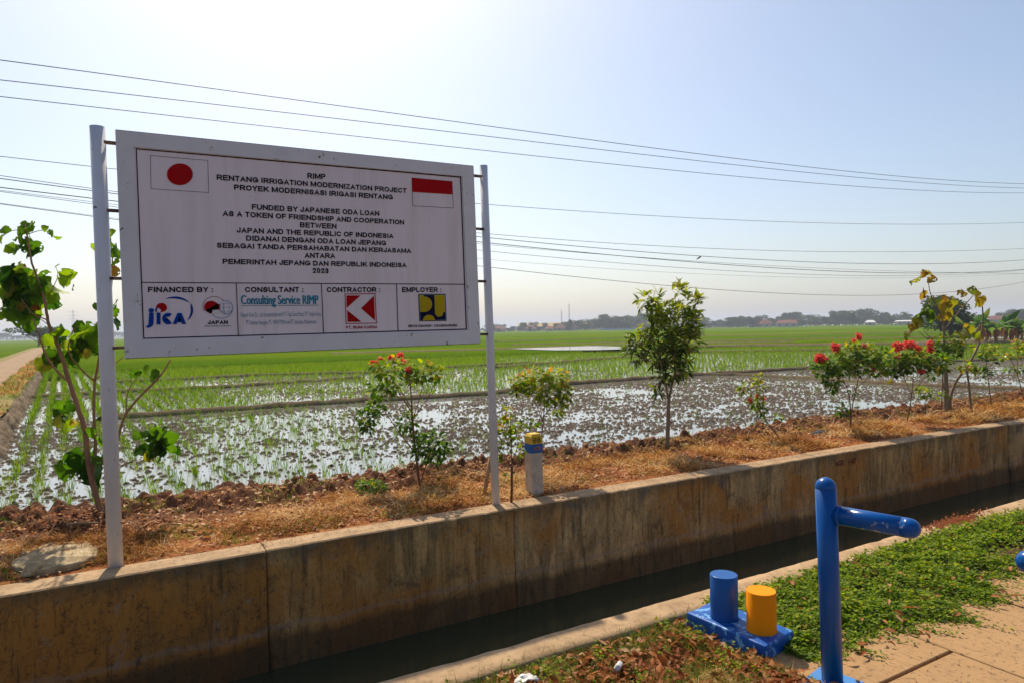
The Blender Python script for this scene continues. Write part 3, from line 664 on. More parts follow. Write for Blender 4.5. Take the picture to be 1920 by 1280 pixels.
def flat(name, shapes, y, m, parent=None):
    """flat printed shapes; every shape is a list of pixel points"""
    bm = bmesh.new()
    for pts in shapes:
        vs = [bm.verts.new(Vector(aty(px, py, y))) for px, py in pts]
        bm.faces.new(vs)
    bmesh.ops.triangulate(bm, faces=bm.faces[:]); 
    o = obj_bm(name, bm, m, parent or sign); return o
def stroke(pts, w, closed=False):
    """outline strokes as thin quads, w in pixels"""
    out = []; n = len(pts)
    for k in range(n if closed else n-1):
        (x0, y0), (x1, y1) = pts[k], pts[(k+1) % n]; dx, dy = x1-x0, y1-y0; L = math.hypot(dx, dy); 
        if L == 0: continue
        ex, ey = dx/L*w*.5, dy/L*w*.5; nx, ny = -dy/L*w/2, dx/L*w/2
        out.append([(x0-ex+nx, y0-ey+ny), (x1+ex+nx, y1+ey+ny), (x1+ex-nx, y1+ey-ny), (x0-ex-nx, y0-ey-ny)])
    return out
def ell(cx, cy_, rx, ry, a0=0, a1=360, n=32):
    full = abs(a1-a0) >= 360
    return [(cx+rx*math.cos(math.radians(a0+(a1-a0)*k/(n if full else n-1))), cy_+ry*math.sin(math.radians(a0+(a1-a0)*k/(n if full else n-1)))) for k in range(n)]
bl_, br_, tr_, tl_ = (269.6, 634.3), (874.4, 617.4), (863.5, 332.8), (255.5, 279.5)
flat('border_lines', stroke([tl_, tr_, br_, bl_], 2.1, True), YS-.0022, M['ink'])
flat('divider_lines', stroke([(266.3, 529.9), (870.6, 533.4)], 1.5), YS-.0034, M['ink'])
flat('divider_lines', stroke([(443, 531), (447, 629)], 1.4)+stroke([(602.7, 532), (606.6, 624)], 1.4)+stroke([(743.7, 533), (746.5, 621)], 1.4), YS-.0046, M['ink'])
flat('underline', stroke([(452.5, 573.9), (597, 572.6)], 1.0), YS-.0022, M['ink_teal'])
flat('flag_outline', stroke([(281.8, 292), (389.5, 301.3), (391.5, 361.5), (283.3, 354.3)], .7, True), YS-.0022, M['ink'])
flat('flag_disc', [ell(337.3, 327.3, 24.3, 20.4, n=48)], YS-.0030, M['ink_red'])
flat('flag_stripe', [[(772, 333.9), (847.8, 340.7), (848.3, 365), (772.5, 360.2)]], YS-.0030, M['ink_red'])
flat('flag_outline', stroke([(772, 333.9), (847.8, 340.7), (850, 390.5), (774, 386.2)], .7, True), YS-.0022, M['ink'])
r4 = lambda pts: [(240+x/5.333, 510+y/5.333) for x, y in pts]
r5 = lambda pts: [(580+x/5.333, 510+y/5.333) for x, y in pts]
def crescent(cx, cy_, rx, ry, a0, a1, w, n=20):
    o_ = ell(cx, cy_, rx, ry, a0, a1, n); i2 = []
    for k in range(n):
        t = k/(n-1); ww = w*math.sin(math.pi*t)**.7; a = math.radians(a0+(a1-a0)*t)
        i2.append((cx+(rx-ww)*math.cos(a), cy_+(ry-ww)*math.sin(a)))
    return o_+i2[::-1]
def ring(cx, cy_, rx, ry, tx, ty, a0, a1, n=20):
    return ell(cx, cy_, rx, ry, a0, a1, n)+ell(cx, cy_, rx-tx, ry-ty, a0, a1, n)[::-1]
flat('emblem_dot', [r4(ell(335, 357, 55, 46))], YS-.0022, M['ink_red'])
flat('emblem_letters', [r4([(212, 408), (258, 408), (256, 508), (248, 538), (222, 556), (187, 561), (187, 536), (205, 530), (212, 515)]), r4(ell(233, 385, 27, 22)),
    r4([(286, 408), (326, 408), (326, 527), (286, 527)]), r4(ring(402, 468, 60, 58, 36, 33, 52, 308)),
    r4([(446, 523), (494, 412), (515, 412), (515, 448), (497, 490), (515, 490), (515, 506), (494, 506), (488, 523)]), r4([(583, 523), (536, 412), (515, 412), (515, 448), (531, 490), (515, 490), (515, 506), (535, 506), (541, 523)])], YS-.0044, M['ink_blue'])
flat('emblem_ring', [r4(ell(300, 384, 30, 24))], YS-.0033, M['banner']); flat('emblem_letters', [r4(ring(300, 381, 29, 25, 8, 8, 100, 350))], YS-.0052, M['ink_blue'])
flat('emblem_swoosh', [r4(crescent(470, 395, 180, 148, -122, -35, 22)), r4(crescent(480, 385, 172, 140, -32, 48, 24))], YS-.0022, M['ink_blue'])
flat('emblem_red', [r4(ell(833, 352, 72, 62)), r4(ell(895, 352, 34, 34)), r4([(770, 385), (900, 320), (905, 385), (822, 420)])]
     , YS-.0022, M['ink_red'])
flat('emblem_outline', [q for q in stroke(r4(ell(862, 345, 112, 98, 150, 330, 26)), .9)], YS-.0033, M['ink_red'])
flat('emblem_globe_ground', [r4(ell(982, 355, 64, 66))], YS-.0040, M['banner'])
flat('emblem_globe', stroke(r4(ell(982, 355, 64, 66, n=30)), .8, True)+stroke(r4([(918, 355), (1046, 355)]), .6)+stroke(r4([(960, 290), (960, 420)]), .6)+stroke(r4(ell(982, 355, 30, 64, n=20)), .5, True)+stroke(r4([(928, 318), (1036, 318)]), .5)+stroke(r4([(928, 395), (1036, 395)]), .5)
     +stroke(r4(ell(935, 370, 110, 94, 8, 150, 24)), .9), YS-.0052, M['ink_sky'])
fingers = [r4([(838+k*17, 415-k*5), (850+k*17, 380-k*1), (862+k*17, 384), (852+k*17, 418-k*5)]) for k in range(4)]
flat('emblem_hand', fingers+[r4([(905+k*15, 318-k*3), (918+k*15, 300-k*4), (926+k*15, 306-k*4), (914+k*15, 326-k*3)]) for k in range(4)], YS-.0058, M['banner'])
flat('emblem_frame', stroke(r5([(357, 222), (657, 218), (672, 512), (368, 517)]), 1.5, True), YS-.0022, M['ink_red'])
flat('emblem_wedges', [r5([(371, 237), (515, 236), (373, 362)]), r5([(646, 240), (658, 488), (517, 365)]), r5([(378, 384), (521, 499), (383, 500)])], YS-.0030, M['ink_red'])
flat('emblem_field', [r5([(1088, 221), (1363, 220), (1373, 491), (1100, 496)])], YS-.0022, M['ink_navy'])
flat('emblem_edge', stroke(r5([(1098, 230), (1356, 230), (1363, 482), (1108, 487)]), .7, True), YS-.0032, M['ink_pale'])
flat('emblem_yellow', [r5([(1101, 233), (1145, 233), (1146, 248)]+ell(1150, 325, 78, 77, -88, 88, 18)+[(1109, 403)]),
    r5([(1250, 232), (1353, 232), (1359, 403), (1340, 405)]+ell(1298, 405, 42, 45, 0, 180, 14)), r5(ell(1196, 486, 60, 56, 180, 360, 16))], YS-.0042, M['ink_yellow'])

# ================================================================ KILOMETRE MARKER
mk0 = atz(998, 927, 0.0); S_ = .135
mk = thing('marker_post', 'short square concrete kilometre post with blue and yellow top, numbered 68', 'marker post', (mk0[0]+S_/2, mk0[1]+S_/2, 0))
zt = aty(1000, 813, mk0[1]+.02)[2]; zb1 = aty(998, 849.6, mk0[1])[2]; zb2 = aty(998, 832.7, mk0[1])[2]; zs = aty(998, 819, mk0[1])[2]
bm = bmesh.new(); box(bm, (0, 0, (zb1-.05)/2), (S_-.004, S_-.004, zb1+.05), bevel=.006); obj_bm('shaft', bm, M['post_concrete'], mk)
bm = bmesh.new(); box(bm, (0, 0, (zb1+zb2)/2), (S_, S_, zb2-zb1), bevel=.003); obj_bm('blue_band', bm, M['marker_blue'], mk)
bm = bmesh.new(); g = box(bm, (0, 0, (zb2+zs)/2), (S_, S_, zs-zb2-.001), bevel=.003); box(bm, (0, 0, (zs+zt)/2), (S_-.001, S_-.001, zt-zs), taper=.72, bevel=.004)
obj_bm('yellow_cap', bm, M['marker_yellow'], mk)
def face_text(s, x0, x1, z0, h, y, m, parent, loc, bold=.03, slant=0):
    me = text_obj(s, m, parent, 'lettering', 0); n = len(me.vertices); co = np.empty(n*3, np.float32); me.vertices.foreach_get('co', co); co = co.reshape(-1, 3)
    u = (co[:, 0]-co[:, 0].min())/np.ptp(co[:, 0]); P = np.stack([x0+(x1-x0)*u, np.full(n, y), z0+co[:, 1]/CAP*h+slant*u], 1)-np.array(loc)
    me.vertices.foreach_set('co', P.astype(np.float32).ravel()); me.update(); heavier(me, h*bold); ob = bpy.data.objects.new('lettering', me); ob.parent = parent; COL.objects.link(ob); return ob
mx = mk0[0]
put_caps('68', None, None, 0, mk0[1]-.0035, M['ink'], mk, .13, plane=(mx+.020, mx+.106, zb2+.012, .055, 0, mk.location))
put_caps('KR', None, None, 0, mk0[1]-.0035, M['marker_orange'], mk, .18, plane=(mx+.026, mx+.108, zb1+.024, .042, 0, mk.location))
w0 = aty(1568, 875, YW-.012); w1 = aty(1604, 867, YW-.012)
put_caps('KR. 148', None, None, 0, YW-.016, M['wall_letters'], wall, .17, plane=(w0[0], w1[0], w0[2], .075, w1[2]-w0[2], (0, YW, 0)))

# ================================================================ PEDAL BLOCK, EXERCISE POSTS
d0 = 3.55
pf = atz(1429, 1237, -.02); pL = atz(1290, 1150, .065); pR = atz(1490, 1183, .065)
BZ = .068
pa = atz(1437, 1211, BZ); pb = atz(1288, 1147, BZ); pc = atz(1489, 1181, BZ); pd = pb+pc-pa
bl0 = atz(1358, 1156, BZ); ye0 = atz(1428, 1180, BZ)
ctr = (pa+pb+pc+pd)/4
ped = thing('pedal_block', 'low blue concrete block carrying one blue and one yellow upright cylinder', 'foot block', (ctr[0], ctr[1], -.06))
L_ = np.array(ped.location)
bm = bmesh.new()
top = [Vector(p-L_) for p in (pa, pc, pd, pb)]
vt = [bm.verts.new(p) for p in top]; vb = [bm.verts.new(Vector((p.x*1.02, p.y*1.02, 0))) for p in top]
bm.faces.new(vt); bm.faces.new(vb[::-1])
for k in range(4): bm.faces.new((vt[k], vt[(k+1) % 4], vb[(k+1) % 4], vb[k]))
bmesh.ops.bevel(bm, geom=bm.edges[:], offset=.009, segments=3, affect='EDGES', profile=.5)
bmesh.ops.subdivide_edges(bm, edges=[e for e in bm.edges if e.calc_length() > .08], cuts=6, use_grid_fill=True)
for v in bm.verts:
    n = float(fbm(np.array([v.co.x*3+v.co.z]), np.array([v.co.y*3]), .12, 3, 3)[0])-.5; v.co += v.co.normalized()*n*.012
obj_bm('base_block', bm, M['blue_base'], ped, smooth=True)
def cyl(name, c, top_px, r, m, lean=0):
    h = atd(top_px[0], top_px[1], depth_of(c))[2]-c[2]
    bm = bmesh.new(); c = Vector(c-L_); rs = tube(bm, [c+Vector((0, 0, -.01)), c+Vector((0, 0, .008)), c+Vector((0, 0, .02)), c+Vector((0, 0, h-.003)), c+Vector((0, 0, h))], [r*1.05, r*1.03, r, r, r-.003], 40)
    return obj_bm(name, bm, m, ped)
dd = depth_of(bl0)
cyl('blue_cylinder', bl0, (1358, 1075), 25.2*dd/FOC, M['blue_paint'])
cyl('yellow_cylinder', ye0, (1428, 1105), 26.8*depth_of(ye0)/FOC, M['yellow_paint'])

p0 = atz(1561, 1280, 0.0); dp = depth_of(p0); rp = 18.6*dp/FOC
ptop = atd(1548, 896, dp); a0 = atd(1556, 962, dp)
ex = thing('exercise_post', 'blue steel post with a worn side arm, standing by the pedal block', 'exercise post', tuple(p0), group=None)
EL = np.array(p0)
def build_ex(par, arm_dir, arm_len, lean, head):
    T = Vector(ptop-EL); bm = bmesh.new(); tube(bm, [(0, 0, 0), T*.5, T-Vector((0, 0, rp*.95))], rp, 40, cap=True); obj_bm('pole', bm, M['blue_paint'], par)
    bm = bmesh.new(); tube(bm, [T-Vector((0, 0, rp*.97)), T-Vector((0, 0, rp*.9))], rp*1.012, 40, round_end=True); obj_bm('dome_cap', bm, M['blue_paint'], par)
    A = Vector(a0-EL); B = A+arm_dir*arm_len; bm = bmesh.new(); tube(bm, [A, A*.5+B*.5, B], rp*.93, 36); obj_bm('side_arm', bm, M['arm_paint'], par)
    bm = bmesh.new(); q = A+arm_dir*(rp*.93); tube(bm, [q-arm_dir*.006, q, q+arm_dir*.007], [rp*.97, rp*1.0, rp*.94], 36); obj_bm('weld_bead', bm, M['blue_paint'], par)
    bm = bmesh.new(); tube(bm, [B-arm_dir*.03, B], rp*.935, 36, round_end=True); obj_bm('arm_cap', bm, M['arm_paint'], par)
    bm = bmesh.new(); box(bm, (0, 0, .004), (.20, .20, .008), math.radians(12), bevel=.002); pla = obj_bm('base_plate', bm, M['light_blue'], par)
    for sx, sy in ((-1, -1), (-1, 1), (1, -1), (1, 1)):
        bm = bmesh.new(); v = Matrix.Rotation(math.radians(12), 3, 'Z') @ Vector((sx*.080, sy*.080, 0)); tube(bm, [v+Vector((0, 0, .006)), v+Vector((0, 0, .014))], .009, 6); obj_bm('bolt', bm, M['rusty_steel'], pla)
zarm = a0[2]; e1 = atz(1706, 989.5, zarm-.004); ad = Vector(e1-a0); al = ad.length; ad.normalize()
build_ex(ex, ad, al, 0, 0)
print('arm', al, 'post r', rp, 'top', ptop, 'p0', p0, 'h', zarm)
# the neighbour post, whose arm end just enters the picture on the right
e2 = atz(1924, 1049, .50)
ex2 = ex.copy(); COL.objects.link(ex2)
for ch in list(ex.children):
    c2 = ch.copy(); c2.parent = ex2; COL.objects.link(c2)
    for g in ch.children:
        g2 = g.copy(); g2.parent = c2; COL.objects.link(g2)
rz = math.radians(178); ex2.rotation_euler.z = rz
endl = Matrix.Rotation(rz, 3, 'Z') @ (Vector(a0-EL)+ad*(al+rp*.86))
tgt = atz(1906, 1049, endl.z); ex2.location = (tgt[0]-endl.x, tgt[1]-endl.y, 0)
ex2['label'] = 'second blue exercise post at the right edge, only the round end of its arm showing'
for e_ in (ex, ex2): e_['group'] = 'blue exercise posts beside the canal'
print('ex2', ex2.location[:])

# ================================================================ SMALL THINGS ON THE BANK AND IN THE BED
def rock(name, c, s, m, seed, label, cat, rz=0, sub=4, sharp=.35, group=None):
    bm = bmesh.new(); bmesh.ops.create_icosphere(bm, subdivisions=sub, radius=1)
    for v in bm.verts:
        p = v.co.copy(); n = p.normalized(); k = 1
        for q in range(9):
            d = Vector((_rs(seed, q, 0), _rs(seed, q, 1), _rs(seed, q, 2)*.8)).normalized(); t = n.dot(d)
            if t > .62: k = min(k, .62/t+ (1-sharp)*.05)
        nn = float(fbm(np.array([p.x*2+p.z]), np.array([p.y*2-p.z]), .5, seed, 3)[0])-.5
        v.co = Vector((n.x*s[0], n.y*s[1], n.z*s[2]))*(k+nn*.12)
        v.co.z = max(v.co.z, -s[2]*.5)
    o_ = obj_bm(name, bm, m); o_.location = c; o_.rotation_euler.z = rz; return tag(o_, label, cat, group)
def _rs(a, b, c): return random.Random(a*1000+b*10+c).uniform(-1, 1)
sp = atz(118, 1052, .03)
bm = bmesh.new(); bmesh.ops.create_grid(bm, x_segments=40, y_segments=26, size=.5)
out = [(35, 1048), (60, 1032), (100, 1020), (150, 1017), (178, 1030), (182, 1042), (160, 1053), (110, 1066), (70, 1074), (48, 1070)]
bm.free(); bm = bmesh.new()
nr, na = 14, 64; cen = sp
outw = [atz(x, y-4, .03) for x, y in out]; cw = sum(outw)/len(outw)
ang = np.array([math.atan2(p[1]-cw[1], p[0]-cw[0]) for p in outw]); rad = np.array([np.hypot(p[0]-cw[0], p[1]-cw[1]) for p in outw]); od = np.argsort(ang)
Vv = []; 
for i in range(nr+3):
    for k in range(na):
        a = -math.pi+2*math.pi*k/na; rr = float(np.interp(a, ang[od], rad[od], period=2*math.pi))*(1+.05*(float(vnoise(np.array([a*3.]), np.array([0.]), .4, 4)[0])-.5))
        f = min(1, (i+1)/nr); x = rr*f*math.cos(a); y = rr*f*math.sin(a)
        z = .040-.022*f**5+.03*(float(fbm(np.array([x]), np.array([y]), .06, 6, 3)[0])-.5)
        if i >= nr: z = .012-.014*(i-nr+1); 
        hx, hy = x-.06, y-.05
        if abs(hx) < .05 and abs(hy) < .022: z -= .035
        Vv.append((x, y, z))
Fv = [(i*na+k, i*na+(k+1) % na, (i+1)*na+(k+1) % na, (i+1)*na+k) for i in range(nr+2) for k in range(na)]
slabo = mesh_np('stone_slab', np.array(Vv), np.array(Fv), M['stone'], smooth=True)
bmx = bmesh.new(); bmx.from_mesh(slabo.data); bmx.verts.ensure_lookup_table(); bmx.faces.new([bmx.verts[k] for k in range(na)][::-1]); bmx.to_mesh(slabo.data); bmx.free()
slabo.location = (cw[0], cw[1], .012); tag(slabo, 'flat pale stone slab with a dark hole lying in dry grass left of the post', 'stone')
rc = atz(60, 1068, .03); rock('rock', (rc[0], rc[1]+.0, .03), (.085, .06, .055), M['stone'], 5, 'small rounded brown rock propping up the near side of the pale slab', 'rock', .3)
rg = atz(1537, 812, .02)
bm = bmesh.new(); Xr, Yr = np.meshgrid(np.linspace(-1, 1, 22), np.linspace(-1, 1, 12))
Zr = .03+.09*fbm(Xr, Yr*.6, .55, 3, 3)*np.clip(1.15-Xr**2-Yr**2, 0, 1)
ro = mesh_np('plastic_rag', np.stack([(Xr*.20).ravel(), (Yr*.10+.03*np.sin(Xr*4)).ravel(), Zr.ravel()-.02], 1), grid_faces(12, 22), M['rag'], smooth=True); bm.free()
ro.location = (rg[0], rg[1], .01); md = ro.modifiers.new('thick', 'SOLIDIFY'); md.thickness = .006
tag(ro, 'crumpled black plastic rag at the edge of the mud below the left flowering shrub', 'rag')
# wooden stake leaning against the right sign post
s0 = atz(907, 929, .0); s1 = atd(919, 858, depth_of(s0)+.05)
bm = bmesh.new(); tube(bm, [s0-np.array([0, 0, .03]), (s0+s1)/2+np.array([.004, 0, 0]), s1], [.022, .021, .019], 9); so = obj_bm('wooden_stake', bm, M['wood'])
tag(so, 'short weathered wooden stake leaning against the right sign post', 'stake')
for (a, b, r, lb) in [((300, 985), (337, 982), .007, 'thin straight stick lying on the bank right of the left sign post'), ((262, 992), (292, 974), .009, 'crooked dry twig pointing at the right of the big leaved plant'), ((125, 983), (188, 980), .014, 'dark thick branch lying at the foot of the big leaved plant')]:
    A_, B_ = atz(*a, .05), atz(*b, .06); bm = bmesh.new(); mid = (A_+B_)/2+np.array([0, 0, .012]); tube(bm, [A_, mid, B_], [r, r*.9, r*.5], 7); tag(obj_bm('stick', bm, M['wood']), lb, 'stick')
# litter in the bed
lp = atz(1155, 1252, .0)
bm = bmesh.new(); box(bm, (0, 0, .022), (.062, .032, .044), .4, bevel=.008, taper=.8); lo = obj_bm('plastic_cup', bm, M['plastic'], smooth=True); lo.location = (lp[0], lp[1], -.01); lo.rotation_euler = (.5, .2, .3)
tag(lo, 'crushed white plastic carton lying among the brown leaves', 'litter')
lp = atz(985, 1277, .0); Xr, Yr = np.meshgrid(np.linspace(-1, 1, 16), np.linspace(-1, 1, 10))
lo = mesh_np('plastic_scrap', np.stack([(Xr*.06).ravel(), (Yr*.03).ravel(), (.03*fbm(Xr, Yr, .7, 2, 2)+.012*np.cos(Xr*2)).ravel()], 1), grid_faces(10, 16), M['plastic'], smooth=True); lo.location = (lp[0], lp[1], -.005)
md = lo.modifiers.new('thick', 'SOLIDIFY'); md.thickness = .003
tag(lo, 'pale plastic scrap at the bottom edge beside the curb', 'litter')
rs0 = atz(1790, 976, .004)
n = 900; a = rng.uniform(0, 6.28, n); rr = rng.normal(0, 1, n)
cx = rs0[0]+rr*.22*np.cos(a)*1.2; cyy = rs0[1]-.005+rr*.05*np.sin(a); s = rng.uniform(.004, .014, n)
Vq = []; Fq = []
tet = np.array([[1, 0, 0], [-.5, .87, 0], [-.5, -.87, 0], [0, 0, 1.1]])
V = (tet[None]*s[:, None, None]); V = V+np.stack([cx, cyy, np.full(n, .003)], 1)[:, None, :]
F = np.array([[0, 1, 3], [1, 2, 3], [2, 0, 3]])[None]+4*np.arange(n)[:, None, None]
tag(mesh_np('red_soil_spill', V.reshape(-1, 3), F.reshape(-1, 3), M['red_soil']), 'reddish soil crumbs spilled on the concrete curb', 'soil', kind='stuff')

# ================================================================ LEAVES AND BLADES
def unit(v): return v/np.maximum(np.linalg.norm(v, axis=-1, keepdims=True), 1e-9)
def leaf_geo(c, ax, nrm, L, W, rows=4, cols=3, droop=.6, fold=.25, prof='ovate', wave=0.0, rg=None):
    """c base points, ax growing direction, nrm upper side; droop bends the blade down its length (radians)"""
    N = len(c); ax = unit(ax); side = unit(np.cross(ax, nrm)); nrm = np.cross(side, ax)
    t = np.linspace(0, 1, rows)
    w = {'ovate': np.sin(np.pi*t**.75)**.8, 'lance': np.sin(np.pi*t**.85)**.9*.98+.02*(1-t), 'blade': (1-t**1.6), 'broad': np.sin(np.pi*t**.62)**.62, 'petal': np.sin(np.pi*np.clip(t*.92, 0, 1)**1.2)**.7}[prof]
    if prof != 'blade': w = np.maximum(w, .02)
    droop = np.broadcast_to(np.asarray(droop, float), (N,))
    th = droop[:, None]*t[None, :]; dt = 1/(rows-1)
    fx = np.concatenate([np.zeros((N, 1)), np.cumsum(np.cos((th[:, 1:]+th[:, :-1])/2)*dt, 1)], 1)
    fz = -np.concatenate([np.zeros((N, 1)), np.cumsum(np.sin((th[:, 1:]+th[:, :-1])/2)*dt, 1)], 1)
    mid = c[:, None]+ax[:, None]*(fx*L[:, None])[..., None]+nrm[:, None]*(fz*L[:, None])[..., None]
    s = np.linspace(-1, 1, cols)
    V = mid[:, :, None]+side[:, None, None]*(W[:, None, None]*.5*w[None, :, None]*s[None, None, :])[..., None]
    up = fold*np.abs(s)[None, None, :]*W[:, None, None]*.5*w[None, :, None]
    if wave and rg is not None:
        up = up+rg.normal(0, wave, (N, rows, cols))*W[:, None, None]*(.3+np.abs(s))[None, None, :]
    V = V+nrm[:, None, None]*up[..., None]
    f = grid_faces(rows, cols); F = f[None]+(np.arange(N)*rows*cols)[:, None, None]
    return V.reshape(-1, 3), F.reshape(-1, 4), rows*cols
def leaves(name, c, ax, nrm, L, W, v, m, parent=None, **kw):
    V, F, k = leaf_geo(c, ax, nrm, L, W, **kw)
    return mesh_np(name, V, F, m, parent, smooth=True, attr={'v': np.repeat(v, k)})
def rdir(rg, n, zlo=-1, zhi=1):
    z = rg.uniform(zlo, zhi, n); a = rg.uniform(0, 2*np.pi, n); r = np.sqrt(np.maximum(0, 1-z*z)); return np.stack([r*np.cos(a), r*np.sin(a), z], 1)

# ---------------------------------------------------------------- rice
def rice(name, P, h, nb, m, label, seed, wid=.008, spread=.035, rows=3, vlo=0, vhi=1, lean=.5, par=None):
    rg = np.random.default_rng(seed); n = len(P); Q = np.repeat(P, nb, 0); N = len(Q); hh = np.repeat(h, nb)*rg.uniform(.55, 1.1, N)
    a = rg.uniform(0, 6.283, N); out = np.stack([np.cos(a), np.sin(a), np.zeros(N)], 1)
    c = Q+out*(rg.uniform(0, spread, N))[:, None]; ax = unit(out*rg.uniform(.05, lean, N)[:, None]+np.array([0, 0, 1.]))
    v = np.repeat(rg.uniform(vlo, vhi, n), nb)*.7+rg.uniform(0, .3, N)
    V, F, k = leaf_geo(c, ax, out*-1+np.array([0, 0, .3]), hh, wid*rg.uniform(.7, 1.3, N), rows=rows, cols=2, droop=-rg.uniform(.1, .9, N)*0+rg.uniform(-.9, -.1, N)*-1, fold=0, prof='blade')
    return tag(mesh_np(name, V, F, m, smooth=False, attr={'v': np.repeat(v, k)}), label, 'rice', kind='stuff')
rg = np.random.default_rng(21)
def rows_of(x0, x1, y0, y1, dx, dy, jx, jy, keep, follow_track=True):
    ny = int((y1-y0)/dy); nx = int((x1-x0)/dx); i, j = np.meshgrid(np.arange(nx), np.arange(ny)); X = x0+i*dx; Yy = y0+j*dy
    X = X.ravel()+rg.normal(0, jx, X.size); Yy = Yy.ravel()+rg.normal(0, jy, Yy.size)
    if follow_track: X = X+PATH_X(Yy)-PATH_X(20.)
    k = keep(X, Yy) if callable(keep) else keep
    ok = rg.uniform(0, 1, X.size) < k
    ok &= (X > PATH_X(Yy)+.28) & (X < Yy*3.2+6)
    return np.stack([X[ok], Yy[ok], np.full(ok.sum(), ZP-.02)], 1)
ybund = lambda x: np.interp(x, bund_a_x, bund_a_y)
# sown rows beside the track, thinning out into the mud
P = rows_of(-2.1, 4.6, 8.2, 18.6, .30, .14, .04, .06, lambda x, y: np.clip(1.3-(x-PATH_X(y)-1.6)/4.0, .2, .95)*np.where((y < 18.2), 1, 0)*np.where(fbm(x, y, .5, 8, 2) > .40, 1, .4))
rice('rice_seedlings', P, rg.uniform(.2, .32, len(P)), 8, M['rice'], 'tufts of young rice in rows at the left of the flooded mud', 31, .008, .045, 4, lean=.55)
P2 = rows_of(2.6, 34, 8.35, 19, .34, .30, .08, .08, lambda x, y: np.where(y < ybund(x)-.3, .20+.50*np.clip((7-x)/3.5, 0, 1)+.28*(y < 9.3)*(fbm(x, y, .8, 4, 2) > .45)+.22*(y > ybund(x)-2.5), 0))
rice('rice_seedlings', P2, np.full(len(P2), .22), 5, M['rice'], 'sparse young rice seedlings scattered over the muddy field', 32, .008, .03, 4, .1, .8, lean=.6)
P3 = rows_of(-2.2, 3.2, 18.9, 56, .36, .15, .035, .04, lambda x, y: np.where(np.abs(y-27.5) < .25, 0, 1))
rice('rice_seedlings', P3, np.full(len(P3), .30), 7, M['rice'], 'straight rows of young rice running away beside the dirt track', 33, .014, .07, 3, lean=.5)
dl = np.array(bund_line([(200, 716), (330, 710), (480, 702), (700, 697), (860, 686), (935, 680)])); 
def is_dense(x, y): return (y > np.interp(x, dl[:, 0], dl[:, 1])+.4) & (x < dl[-1, 0]*(y/dl[-1, 1]))
def mid_keep(x, y):
    dense = is_dense(x, y)
    k = np.where(y > ybund(x)+.3, .78, 0)*np.where(dense, 1, .93); 
    k = np.where(~dense, k*np.clip(.55+1.2*(fbm(x, y, 2.2, 6, 2)-.35)+.3*np.clip((x-10)/6, 0, 1), .3, 1), k)
    # the far right fields lie behind the oblique bund
    return k
P4 = rows_of(3.2, 78, 18.3, 46, .27, .25, .02, .04, mid_keep)
ok = (P4[:, 1] > ybund(P4[:, 0])+.25); P4 = P4[ok]
dn = is_dense(P4[:, 0], P4[:, 1])
rice('rice_seedlings', P4[~dn], rg.uniform(.19, .31, (~dn).sum()), 7, M['rice'], 'rows of young rice with bright water between them', 34, .018, .05, 3, .35, 1, lean=.35)
Pd = P4[dn]; Pd = np.concatenate([Pd, Pd+np.array([.13, .12, 0])])
rice('rice_patch', Pd, np.full(len(Pd), .28), 6, M['rice'], 'dense bright green patch of rice right behind and below the sign', 35, .022, .10, 3, .4, 1, lean=.6)
P5 = rows_of(3.2, 130, 44, 80, .5, .45, .10, .10, .97)
P5[:, 2] = ZP+.08
rice('rice_patch', P5, np.full(len(P5), .22), 5, M['rice'], 'taller rice rim along the front of the far fields', 36, .03, .16, 2, .2, .9, lean=.6)
P6 = np.stack([rg.uniform(-16, -5.4, 9000), rg.uniform(8, 60, 9000), np.full(9000, -.14)], 1); P6[:, 0] += PATH_X(P6[:, 1])+2.0
rice('rice_patch', P6, np.full(len(P6), .16), 4, M['rice'], 'rice fringe left of the dirt track', 37, .02, .12, 2, .1, .7, lean=.7)

# ---------------------------------------------------------------- dry grass, leaves and debris on the bank
def strew(name, X, Yy, Z, L, W, m, label, cat, seed, vlo, vhi, flat_=.35, rows=4, droop=1.0, prof='blade', fold=.0, cols=2, wave=0):
    rg = np.random.default_rng(seed); n = len(X); a = rg.uniform(0, 6.283, n); z = np.abs(rg.normal(0, flat_, n))
    ax = unit(np.stack([np.cos(a), np.sin(a), z], 1)); nr = unit(np.stack([rg.normal(0, .35, n), rg.normal(0, .35, n), np.ones(n)], 1))
    V, F, k = leaf_geo(np.stack([X, Yy, Z], 1), ax, nr, L, W, rows=rows, cols=cols, droop=rg.uniform(-.3, 1, n)*droop, fold=fold, prof=prof, wave=wave, rg=rg)
    return tag(mesh_np(name, V, F, m, smooth=True, attr={'v': np.repeat(vlo+(vhi-vlo)*np.clip(rg.uniform(0, 1, n)*.95+(fbm(X, Yy, .42, seed, 3)-.45)*1.5, 0, 1), k)}), label, cat, kind='stuff')
def samp(n, x0, x1, y0, y1, rg, pw=1.0):
    u = rg.uniform(0, 1, n)**pw; return x0+(x1-x0)*u, rg.uniform(y0, y1, n)
rg = np.random.default_rng(55)
x, y = samp(230000, -2.6, 26, 5.76, 7.5, rg, 1.9); k = fbm(x, y, .48, 71, 3)*1.1+.03-.40*np.clip((y-6.55)/.35, 0, 1)
ok = rg.uniform(0, 1, len(x)) < np.clip((k-.45)*5, .03, 1)*np.where(y < 5.82, .3, 1); x, y = x[ok], y[ok]; n = len(x)
strew('dry_grass', x, y, bank_z(x, y)+.004, rg.uniform(.06, .17, n)*(1+x/30), rg.uniform(.003, .006, n)*(1+x/9), M['straw'], 'orange brown dry grass matting the bank behind the canal wall', 'grass', 61, 0, 1, .42, 4, 1.5)
x, y = samp(42000, -2.6, 24, 5.70, 7.6, rg, 1.7); n = len(x)
